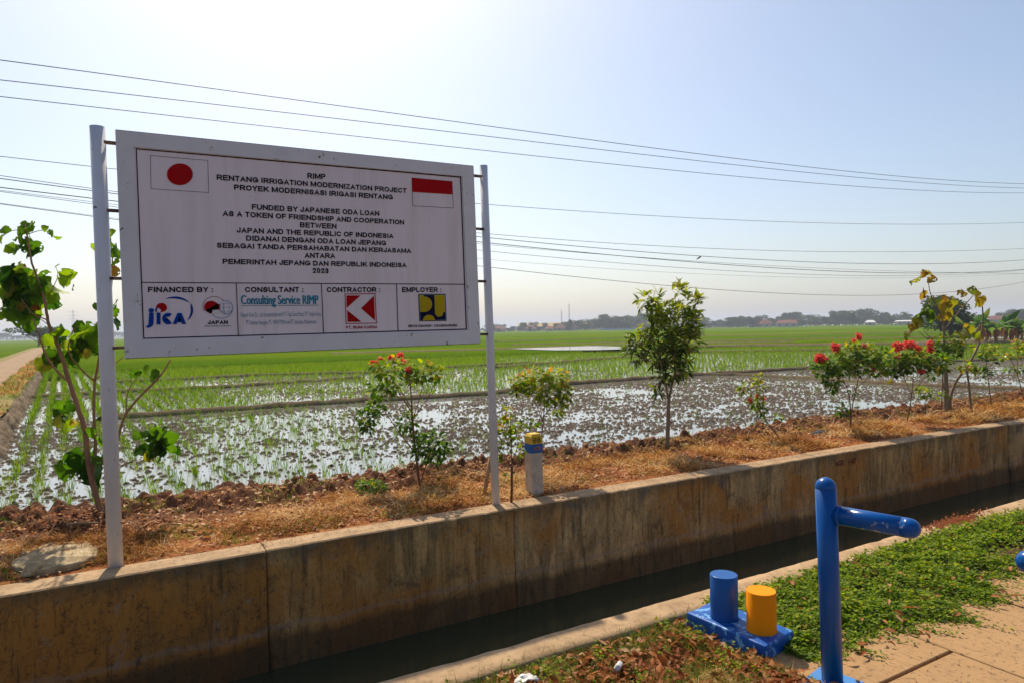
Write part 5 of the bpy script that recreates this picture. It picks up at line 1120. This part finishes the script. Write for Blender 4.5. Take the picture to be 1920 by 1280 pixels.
stems_mesh('trunk', [([(1775, 776), (1774, 719), (1772.5, 691), (1770, 632), (1769, 592)], .050, .014, 0), ([(1782, 776), (1780, 747), (1792, 713), (1815, 685), (1837, 646), (1844, 601), (1841.5, 570)], .032, .010, .2, 0), ([(1778, 760), (1768, 722), (1767, 695)], .018, .006, -.2),
    ([(1771, 618), (1792, 592), (1823, 556), (1832, 547)], .012, .005, .2), ([(1770, 622), (1768, 600), (1757, 573), (1744, 553), (1739, 519)], .014, .005, -.2), ([(1771, 650), (1745, 640), (1722, 622)], .010, .004, -.2), ([(1770, 655), (1740, 630), (1730, 615)], .007, .004), ([(1770, 600), (1778, 580), (1790, 565)], .008, .004), ([(1815, 685), (1812, 665), (1812, 640)], .006, .003)], b, M['grey_bark'], t, dep, 411, seg=9)
big_leaves(t, b, dep, [(1735, 512, 9, .7), (1720, 522, 10, .55), (1708, 530, 6, .5), (1748, 523, 10, .75), (1740, 515, 8, .6), (1733, 553, 13, .85), (1741, 560, 9, .75), (1747, 567, 10, .4), (1735, 578, 11, .2), (1732, 592, 14, .15), (1747, 588, 13, .2), (1718, 603, 12, .6), (1708, 612, 11, .7), (1704, 625, 11, .5), (1700, 632, 8, .3), (1716, 612, 9, .85), (1722, 595, 9, .1),
    (1760, 565, 9, .4), (1772, 570, 12, .8), (1785, 575, 11, .6), (1790, 562, 9, .7), (1778, 585, 11, .75), (1765, 592, 10, .6), (1772, 556, 6, .95), (1800, 572, 7, .7), (1785, 595, 10, .5), (1808, 547, 9, .7), (1798, 546, 7, .6), (1820, 545, 9, .5), (1833, 556, 12, .7), (1840, 562, 9, .75), (1845, 560, 7, .8), (1832, 568, 8, .4),
    (1812, 625, 12, .4), (1802, 628, 10, .3), (1822, 618, 9, .6), (1830, 628, 9, .45), (1823, 648, 7, .4), (1812, 612, 7, .8), (1812, 640, 8, .3), (1838, 636, 8, .5), (1760, 640, 8, .2), (1812, 678, 7, .5), (1670, 713, 5, .68)], M['teak_dry'], 412, big=.78)

# ================================================================ FAR THINGS
def crown_mesh(name, blobs, n, size, seed, m='far_leaf', par=None, lance=False):
    rg = np.random.default_rng(seed); C = []; V = []
    for (x, y, z, rx, ry, rz, w) in blobs:
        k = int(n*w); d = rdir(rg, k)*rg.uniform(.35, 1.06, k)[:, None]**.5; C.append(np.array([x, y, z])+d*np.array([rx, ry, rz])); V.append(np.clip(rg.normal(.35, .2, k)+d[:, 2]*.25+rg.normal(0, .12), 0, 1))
    C = np.concatenate(C); V = np.concatenate(V); k = len(C); s = size*rg.uniform(.6, 1.3, k)
    return leaves(name, C, rdir(rg, k, -.5, .7), rdir(rg, k, .1, 1), s, s*(.3 if lance else .7), V, M[m], par, rows=3, cols=2, droop=.6, fold=0, prof='lance' if lance else 'ovate')
def make_tree(kind, seed, h):
    r = random.Random(seed); t = thing('village_tree', '', 'tree'); bl = []
    if kind == 'palm':
        bm = bmesh.new(); tube(bm, [(0, 0, 0), (.2, 0, h*.5), (.1, 0, h*.9)], [.25, .18, .14], 6); obj_bm('trunk', bm, M['grey_bark'], t)
        rg = np.random.default_rng(seed); a = np.arange(16)/16*6.28; ax = np.stack([np.cos(a), np.sin(a), .5+.5*np.sin(a*3)], 1)
        leaves('crown', np.repeat(np.array([[.1, 0, h*.9]]), 16, 0), ax, np.tile([0, 0, 1.], (16, 1)), np.full(16, h*.33), np.full(16, h*.07), rg.uniform(.1, .8, 16), M['far_leaf'], t, rows=7, cols=3, droop=1.9, prof='lance', fold=-.6)
        return t
    w = {'round': .52, 'wide': .72, 'tall': .36}[kind]*h
    nb = {'round': 7, 'wide': 9, 'tall': 7}[kind]
    for k in range(nb):
        a = r.uniform(0, 6.28); q = r.uniform(.2, .75); zz = r.uniform(.42, .85) if kind != 'wide' else r.uniform(.5, .8)
        if kind == 'tall': zz = .3+.6*k/nb
        bl.append((math.cos(a)*w*q, math.sin(a)*w*q, h*zz, w*r.uniform(.3, .5), w*r.uniform(.3, .5), h*r.uniform(.10, .19), 1/nb))
    bl.append((0, 0, h*.3, w*.7, w*.7, h*.22, .18))
    bm = bmesh.new(); tube(bm, [(0, 0, 0), (.1, 0, h*.3), (0, .1, h*.7)], [h*.028, h*.02, h*.008], 6)
    for b_ in bl[:4]: tube(bm, [(0, 0, h*.28), ((b_[0])*.6, b_[1]*.6, h*.3+(b_[2]-h*.3)*.5), b_[:3]], [h*.014, h*.01, h*.004], 5)
    obj_bm('trunk', bm, M['bark'], t); crown_mesh('crown', bl, 1500, h*.075, seed, par=t)
    return t
GT = 'trees of the far village line'
protos = [make_tree('round', 1, 12), make_tree('wide', 2, 11), make_tree('tall', 3, 14), make_tree('round', 4, 10), make_tree('wide', 5, 13), make_tree('palm', 6, 13)]
LAB = {0: 'rounded hazy green tree in the far village line', 1: 'broad low hazy tree in the far village line', 2: 'tall slim hazy tree in the far village line', 3: 'small round hazy tree in the far village line', 4: 'wide spreading hazy tree in the far village line', 5: 'thin palm in the far village line'}
used = set()
def region(loc):
    d = np.array([loc[0], loc[1], H])-EYE; px = 960+FOC*(d @ RT)/(d @ FW)
    for lim, nm in ((60, 'at the far left edge beyond the track'), (235, 'behind the big leaved plant on the left'), (900, 'hidden behind the sign'), (990, 'just right of the right sign post'), (1045, 'left of the two masts'), (1090, 'at the foot of the two masts'), (1180, 'above the blue fence left of the mango tree'), (1310, 'right behind the mango tree'), (1400, 'in the low stretch right of the mango tree'), (1500, 'around the red roofed houses right of the mango tree'), (1560, 'above the leftmost red flower head'), (1640, 'above the dark shrub with four red flower heads'), (1730, 'left of the dark round field tree'), (1850, 'behind the dark round field tree'), (1921, 'above the banana plants at the right'), (9999, 'beyond the right edge')):
        if px < lim: return nm
KIND = {0: 'rounded', 1: 'broad low', 2: 'tall slim', 3: 'small bushy', 4: 'wide spreading', 5: 'thin palm'}
def put_tree(k, loc, rz, sc):
    p = protos[k]
    if k in used:
        t = p.copy(); COL.objects.link(t)
        for ch in p.children: c = ch.copy(); c.parent = t; COL.objects.link(c)
    else: t = p; used.add(k)
    t.location = loc; t.rotation_euler = (0, 0, rz); t.scale = sc if hasattr(sc, '__len__') else (sc,)*3
    t['label'] = ('far %s tree ' % KIND[k] if k < 5 else 'far thin palm ')+region(loc); t['group'] = GT+', %s, %s' % (KIND[k], region(loc)); return t
r = random.Random(12)
# tree-line heights read along the horizon: (pixel x, height above the field edge in pixels)
prof_px = [(925, 13), (950, 13), (1000, 16), (1050, 14), (1060, 17), (1100, 18), (1115, 24), (1150, 26), (1175, 26), (1190, 24), (1215, 26), (1300, 14), (1330, 20), (1380, 20), (1430, 20), (1470, 24), (1500, 24), (1540, 20), (1560, 24), (1590, 26), (1625, 26), (1660, 24), (1690, 20), (1710, 20), (1830, 10), (1870, 14), (1900, 20), (1930, 24), (2000, 22)]
hp = lambda px: np.interp(px, [p[0] for p in prof_px], [p[1] for p in prof_px])
px = 920
while px < 2010:
    D = r.uniform(490, 600); hh = hp(px)*r.choice([r.uniform(.9, 1.2), r.uniform(.45, .85), r.uniform(.4, .7)]); c = far(px, D); dep_ = depth_of((c[0], c[1], H)); hm = hh*dep_/FOC+1.0
    k = r.choice([0, 0, 1, 2, 3, 3, 4]) if hh > 12 else r.choice([3, 0]); h0 = [12, 11, 14, 10, 13, 13][k]
    if r.random() < .05: k = 5; h0 = 13
    s = hm/h0; put_tree(k, tuple(c), r.uniform(0, 6.28), (s*r.uniform(.95, 1.3), s*r.uniform(.95, 1.3), s*1.0)); px += r.uniform(3.5, 8)
# behind them the wood closes into one hazy mass; pale distant trees stand on the left
bl = []; r2 = random.Random(77)
for px in np.arange(905, 2080, 5.5):
    D = r2.uniform(640, 760); c = far(px, D); hm = max(3.0, hp(px)*r2.choice([.25, .35, .5, .3])*depth_of((c[0], c[1], H))/FOC)
    for q in range(3): bl.append((c[0]+r2.uniform(-2, 2), c[1]+r2.uniform(-3, 3), hm*r2.uniform(.3, .75), hm*r2.uniform(.25, .45), hm*.4, hm*r2.uniform(.18, .3), 1.0))
woods = crown_mesh('far_woods', bl, 70, 1.25, 78); tag(woods, 'hazy continuous wood behind the village trees on the horizon', 'wood', kind='stuff')
for px in list(np.arange(-120, 235, 11))+list(np.arange(700, 915, 36)):
    D = r.uniform(900, 1150); c = far(px, D); hm = r.uniform(9, 17)*depth_of((c[0], c[1], H))/FOC; k = r.choice([0, 1, 3, 4]); s = hm/[12, 11, 14, 10, 13][k]; put_tree(k, tuple(c), r.uniform(0, 6), (s*1.25, s*1.25, s))
# single trees in the fields
def single(name, label, px, py, h, w, seed, n, size, m='far_leaf', low=.12, flat_=False):
    b = atz(px, py, ZP); t = thing(name, label, 'tree', tuple(b)); r = random.Random(seed); bl = []
    for k in range(13):
        a = r.uniform(0, 6.28); q = r.uniform(.15, .68); zz = r.uniform(low+.12, .82) if not flat_ else r.uniform(.55, .82)
        ww = 1-.45*abs(zz-.5)*2*(0 if flat_ else 1)
        bl.append((math.cos(a)*w/2*q*ww, math.sin(a)*w/2*q*ww, h*zz, w*.2, w*.2, h*(.16 if not flat_ else .12), 1/13))
    bm = bmesh.new(); tube(bm, [(0, 0, 0), (.05*h, 0, h*.3), (0, 0, h*.7)], [h*.05, h*.035, h*.01], 7)
    for b_ in bl[:7]: tube(bm, [(.03*h, 0, h*.2), (b_[0]*.6, b_[1]*.6, h*.2+(b_[2]-h*.2)*.6), b_[:3]], [h*.02, h*.014, h*.005], 5)
    obj_bm('trunk', bm, M['bark'], t); crown_mesh('crown', bl, n, size, seed, m, t); return t
single('field_tree', 'dark round dense tree standing alone in the rice behind the yellowing tree', 1782, 633, 5.4, 9.0, 31, 6500, .34, 'far_leaf')
single('field_tree', 'dark flat spreading tree at the far end of the dirt track on the left', 72, 650, 5.0, 12.5, 32, 4200, .42, 'far_leaf', flat_=True)
# bananas on their bund
def banana(px, py, h, seed, label):
    b = atz(px, py, ZP); b[2] += .2; t = thing('banana_plant', label, 'banana plant', tuple(b), group='banana plants on the dry bund'); rg = np.random.default_rng(seed)
    bm = bmesh.new(); tube(bm, [(0, 0, -.1), (.03, 0, h*.3), (0, 0, h*.55)], [.13, .10, .06], 8); obj_bm('stem', bm, M['wood'], t)
    n = 9; a = rg.uniform(0, 6.28, n); ax = np.stack([np.cos(a), np.sin(a), rg.uniform(.5, 2.2, n)], 1)
    leaves('foliage', np.repeat([[0, 0, h*.52]], n, 0), ax, np.tile([0, 0, 1.], (n, 1))+rg.normal(0, .3, (n, 3)), rg.uniform(.5, .75, n)*h, rg.uniform(.16, .24, n)*h, rg.uniform(0, .8, n), M['banana'], t, rows=8, cols=5, droop=rg.uniform(.6, 2.2, n), prof='lance', fold=-.3, wave=.04, rg=rg)
    n = 7; a = rg.uniform(0, 6.28, n); ax = np.stack([np.cos(a)*.5, np.sin(a)*.5, -rg.uniform(.4, 1.5, n)], 1)
    leaves('dry_leaves', np.repeat([[0, 0, h*.5]], n, 0), ax, np.stack([np.cos(a), np.sin(a), a*0], 1), rg.uniform(.35, .5, n)*h, rg.uniform(.10, .16, n)*h, rg.uniform(.3, .7, n), M['dead_leaf'], t, rows=5, cols=3, droop=.3, prof='lance', wave=.06, rg=rg)
bx = [(1810, 645, 2.2), (1838, 645, 2.7), (1850, 644, 2.0), (1868, 644, 2.1), (1884, 643, 2.5), (1897, 643, 1.9), (1906, 642, 2.4), (1916, 642, 1.8), (1930, 641, 2.3)]
bn = ['leftmost banana plant, half hidden by the yellowing tree', 'tallest banana plant, beside the bent grey stem', 'short banana plant right of the bent grey stem', 'banana plant with spread leaves above the thin sapling', 'broad banana plant in the middle of the dry bund', 'small dry banana plant between two taller ones', 'banana plant with arching leaves near the right edge', 'low banana plant next to the right edge', 'rightmost banana plant cut by the right edge']
for k, ((x, y, h), lb) in enumerate(zip(bx, bn)): banana(x, y, h*1.0, 500+k, lb)

# village houses in front of the trees
def house(px, D, w, h, rh, label, roof='roof', wallm='house_wall', rz=0, dep=7):
    c = far(px, D); t = thing('village_house', label, 'house', tuple(c), rz=-math.atan2(c[0], c[1])+rz)
    bm = bmesh.new(); box(bm, (0, 0, h/2), (w, dep, h)); wl = obj_bm('wall', bm, M[wallm], t)
    bm = bmesh.new(); e = .7; z0 = h-.15; a = [(-w/2-e, -dep/2-e, z0), (w/2+e, -dep/2-e, z0), (w/2+e, dep/2+e, z0), (-w/2-e, dep/2+e, z0)]; rd = [(-w/2+rh*.7, 0, z0+rh), (w/2-rh*.7, 0, z0+rh)]
    v = [bm.verts.new(p) for p in a+rd]; bm.faces.new((v[0], v[1], v[5], v[4])); bm.faces.new((v[1], v[2], v[5])); bm.faces.new((v[2], v[3], v[4], v[5])); bm.faces.new((v[3], v[0], v[4])); bm.faces.new((v[3], v[2], v[1], v[0]))
    obj_bm('roof', bm, M[roof], t)
    for k in range(max(1, int(w/4))):
        bm = bmesh.new(); box(bm, (-w/2+w*(k+.5)/max(1, int(w/4)), -dep/2-.02, h*.5), (1.1, .08, 1.2)); obj_bm('window', bm, M['dark_glass'], t)
hs = [(937, 505, 14, 3, 2.8, 'wide low red roofed house just right of the right sign post'), (996, 505, 12, 3, 3.4, 'red roofed village house left of the two masts'), (1030, 500, 9, 2.6, 2.6, 'small brown roofed village house below the shorter mast'), (1051, 510, 11, 3, 4.2, 'tall roofed village house below the shorter mast, half hidden by trees'), (1070, 515, 16, 3.2, 5.8, 'large hipped red roofed house right below the taller mast'),
      (1412, 500, 12, 3, 2.8, 'small red roofed house left of the long red roofed house'), (1436, 498, 13, 3.2, 4.0, 'red roofed house with a high ridge beside the long red roofed house'), (1476, 492, 24, 3.4, 3.0, 'long red roofed house on the left part of the far right village'), (1697, 480, 18, 3, 1.0, 'pale flat roofed shed left of the dark round tree'), (1838, 480, 14, 3, 1.4, 'pale roofed shed just right of the yellowing tree'), (1868, 490, 18, 3, 3.0, 'brown roofed village house right of the dark round tree'), (1905, 495, 16, 3.4, 3.2, 'brown roofed village house at the far right edge'), (1632, 500, 10, 2.8, 2, 'small grey house tucked in the trees above the red flower heads')]
for k, (px, D, w, h, rh, lb) in enumerate(hs): house(px, D+8, w*.55, h*.85, rh*.75, lb, 'white_roof' if 'pale' in lb or 'grey' in lb else 'roof', rz=random.Random(k).uniform(-.3, .3))
p0, p1 = far(1126, 492), far(1222, 488); bm = bmesh.new(); dv = p1-p0; Lb = np.linalg.norm(dv)
box(bm, (p0+p1)/2+np.array([0, 0, .75]), (Lb, .12, 1.1), math.atan2(dv[1], dv[0]), bevel=.03)
for k in range(13): q = p0+dv*k/12; box(bm, q+np.array([0, -.1, .7]), (.12, .1, 1.5), math.atan2(dv[1], dv[0]))
tag(obj_bm('blue_fence', bm, M['blue_sheet']), 'long low blue sheet fence at the field edge left of the mango tree', 'fence')
# masts and pylons
def mast(px, D, h, label):
    c = far(px, D); t = thing('radio_mast', label, 'mast', tuple(c)); bm = bmesh.new(); w = .45
    for sx, sy in ((-1, -1), (1, -1), (0, 1)): tube(bm, [(sx*w, sy*w, 0), (sx*w*.7, sy*w*.7, h)], .10, 4)
    n = int(h/1.6)
    for k in range(n):
        z = h*k/n; z1 = h*(k+1)/n; tube(bm, [(-w, -w, z), (w, -w, z1)], .05, 3); tube(bm, [(w, -w, z), (0, w, z1)], .05, 3)
    obj_bm('lattice', bm, M['lattice'], t); bm = bmesh.new(); tube(bm, [(0, 0, h), (0, 0, h+2.2)], .06, 5); obj_bm('aerial', bm, M['lattice'], t)
mast(1053, 560, 17, 'shorter of the two thin masts above the far village'); mast(1067.5, 560, 22, 'taller of the two thin masts above the far village')
def pylon(px, D, h, label):
    c = far(px, D); t = thing('power_pylon', label, 'pylon', tuple(c), rz=-math.atan2(c[0], c[1])); bm = bmesh.new(); w = h*.11
    prof = [(0, w), (.25, w*.72), (.5, w*.42), (.75, w*.22), (1, w*.12)]
    for sx in (-1, 1):
        for sy in (-1, 1): tube(bm, [(sx*ww, sy*ww, z*h) for z, ww in prof], .22, 4)
    for k in range(14):
        z, z1 = k/14, (k+1)/14; a_ = np.interp(z, [p[0] for p in prof], [p[1] for p in prof]); b_ = np.interp(z1, [p[0] for p in prof], [p[1] for p in prof])
        for sy in (-1, 1): tube(bm, [(-a_, sy*a_, z*h), (b_, sy*b_, z1*h)], .12, 3); tube(bm, [(a_, sy*a_, z*h), (-b_, sy*b_, z1*h)], .12, 3)
    obj_bm('tower', bm, M['lattice'], t)
    for z in (.68, .8, .93):
        bm = bmesh.new(); q = h*.16; tube(bm, [(-q, 0, z*h), (0, 0, z*h+h*.025), (q, 0, z*h)], .16, 4); tube(bm, [(-q, 0, z*h), (q, 0, z*h)], .16, 4); obj_bm('cross_arm', bm, M['lattice'], t)
pylon(138, 1150, 41, 'faint lattice power pylon behind the big leaved tree on the left'); pylon(75, 1500, 36, 'fainter and smaller pylon left of the other pylon')
# egrets over the field
eg = bmesh.new(); bmesh.ops.create_icosphere(eg, subdivisions=2, radius=1)
for v in eg.verts: v.co = Vector((v.co.x*.30, v.co.y*.11, v.co.z*.12))
tube(eg, [(.25, 0, .02), (.36, 0, .12), (.42, 0, .30), (.50, 0, .34)], [.06, .035, .03, .035], 6); tube(eg, [(.50, 0, .34), (.66, 0, .32)], [.022, .004], 5)
for s in (-1, 1):
    vs = [eg.verts.new(p) for p in [(.18, s*.08, .07), (-.20, s*.08, .06), (-.26, s*.45, .20), (-.10, s*.85, .26), (.12, s*.50, .22)]]; eg.faces.new(vs)
    vs = [eg.verts.new((p[0], p[1], p[2]+.02)) for p in [(.18, s*.08, .07), (-.20, s*.08, .06), (-.26, s*.45, .20), (-.10, s*.85, .26), (.12, s*.50, .22)]]; eg.faces.new(vs)
egs = [(395, 275), (430, 270), (457, 270), (488, 268), (520, 270), (533, 266), (590, 268), (652, 270), (660, 266), (757, 265), (810, 260), (895, 257), (1015, 257), (1045, 255)]
r = random.Random(5)
e0 = obj_bm('white_egret', eg, M['feather'], smooth=True)
for k, (x, y) in enumerate(egs):
    o = e0 if k == 0 else e0.copy()
    if k: COL.objects.link(o)
    P = atd(1400+x/3.69, 540+y/3.69-2.0, r.uniform(330, 400)); P[2] = max(P[2], .12); o.location = P; o.rotation_euler = (0, r.uniform(-.2, .2), r.uniform(0, 6.28)); o.scale = (1.5,)*3
    tag(o, 'tiny white egret at the far edge of the rice, %s from the left' % ['first', 'second', 'third', 'fourth', 'fifth', 'sixth', 'seventh', 'eighth', 'ninth', 'tenth', 'eleventh', 'twelfth', 'thirteenth', 'fourteenth'][k], 'bird', 'white egrets over the rice field')

# ---------------------------------------------------------------- overhead cables in two vertical planes along the canal
def cable(pts, y, r, label, ex0=60, ex1=60):
    P = np.array([aty(px, py, y) for px, py in pts]); 
    cf = np.polyfit(P[:, 0], P[:, 2], 2 if len(pts) < 5 else 3); x0, x1 = P[0, 0], P[-1, 0]
    xs = np.concatenate([np.linspace(x0, x1, 70)]); zs = np.polyval(cf, xs)
    g0 = np.polyval(np.polyder(cf), x0); g1 = np.polyval(np.polyder(cf), x1)
    Q = [(x0-6, y, zs[0]-6*g0)]+[(a, y, b) for a, b in zip(xs, zs)]+[(x1+8, y, zs[-1]+8*g1)]
    bm = bmesh.new(); tube(bm, Q, r*.8, 6); return tag(obj_bm('overhead_cable', bm, M['cable']), label, 'cable', 'overhead cables')
cable([(0, 113), (500, 180), (900, 235), (1400, 300), (1920, 345)], 9.0, .006, 'topmost overhead cable across the sky')
cable([(0, 150), (500, 208), (900, 254), (1400, 312), (1920, 353)], 9.5, .006, 'second overhead cable from the top')
cable([(0, 181), (480, 236), (900, 281), (1400, 333), (1920, 362)], 10.0, .006, 'third overhead cable from the top, just over the sign')
z8 = lambda pts: [(900+x/1.882, 360+y/1.882) for x, y in pts]
cable([(0, 293), (200, 316)]+z8([(38, 46), (500, 78), (1000, 102), (1500, 115), (1920, 108)]), 20, .010, 'single thin cable passing behind the top of the right sign post')
cable([(0, 328), (215, 361)]+z8([(38, 152), (500, 181), (1000, 205), (1500, 213), (1920, 200)]), 21, .010, 'upper cable of the lower bundle')
cable([(0, 333), (215, 366)]+z8([(38, 163), (500, 203), (800, 229), (1100, 246), (1500, 254), (1920, 240)]), 21.5, .014, 'dark second cable of the lower bundle')
cable([(0, 352), (215, 377)]+z8([(38, 181), (500, 225), (800, 254), (1100, 272), (1500, 286), (1920, 274)]), 22, .016, 'thickest cable of the lower bundle')
cable([(0, 355), (215, 386)]+z8([(38, 190), (800, 243), (1200, 270), (1500, 282), (1920, 288)]), 22.5, .008, 'thin pale cable crossing the lower bundle')
cable([(0, 358), (215, 390)]+z8([(38, 208), (500, 253), (1000, 285), (1500, 296), (1920, 276)]), 23, .010, 'lower cable of the lower bundle')
cable([(0, 384), (215, 406)]+z8([(38, 240), (500, 275), (1000, 298), (1300, 305), (1600, 300), (1920, 288)]), 23.5, .006, 'faint cable under the lower bundle')
cable([(100, 397), (215, 412)]+z8([(38, 258), (300, 295), (560, 328), (900, 352), (1250, 364), (1550, 358), (1920, 318)]), 19, .010, 'lowest and most sagging overhead cable')
kn = atd(900+775/1.882, 360+231/1.882, depth_of(aty(1312, 483, 21.5))); bm = bmesh.new(); tube(bm, [kn+RT*.07+UP*.02, kn, kn-RT*.07-UP*.05, kn-RT*.14-UP*.10], [.012, .035, .03, .006], 6); tube(bm, [kn+RT*.02, kn+UP*.05+RT*.05, kn+UP*.05+RT*.09], [.012, .012, .005], 5)
tag(obj_bm('perched_bird', bm, M['rag'], smooth=True), 'tiny dark bird clinging to an overhead cable', 'bird')

# ---------------------------------------------------------------- air
bm = bmesh.new(); bmesh.ops.create_cube(bm, size=1)
for v in bm.verts: v.co = Vector((v.co.x*9000, 5200/2-80+v.co.y*5300, (55 if v.co.z > 0 else -2.6)))
hz = NT('hazy_air'); pv = hz.n('VolumePrincipled'); pv.inputs['Color'].default_value = (.74, .82, .98, 1); pv.inputs['Density'].default_value = .0005; pv.inputs['Anisotropy'].default_value = .25
hz.t.links.new(pv.outputs[0], hz.out.inputs['Volume'])
tag(obj_bm('haze', bm, hz.m), kind='stuff')
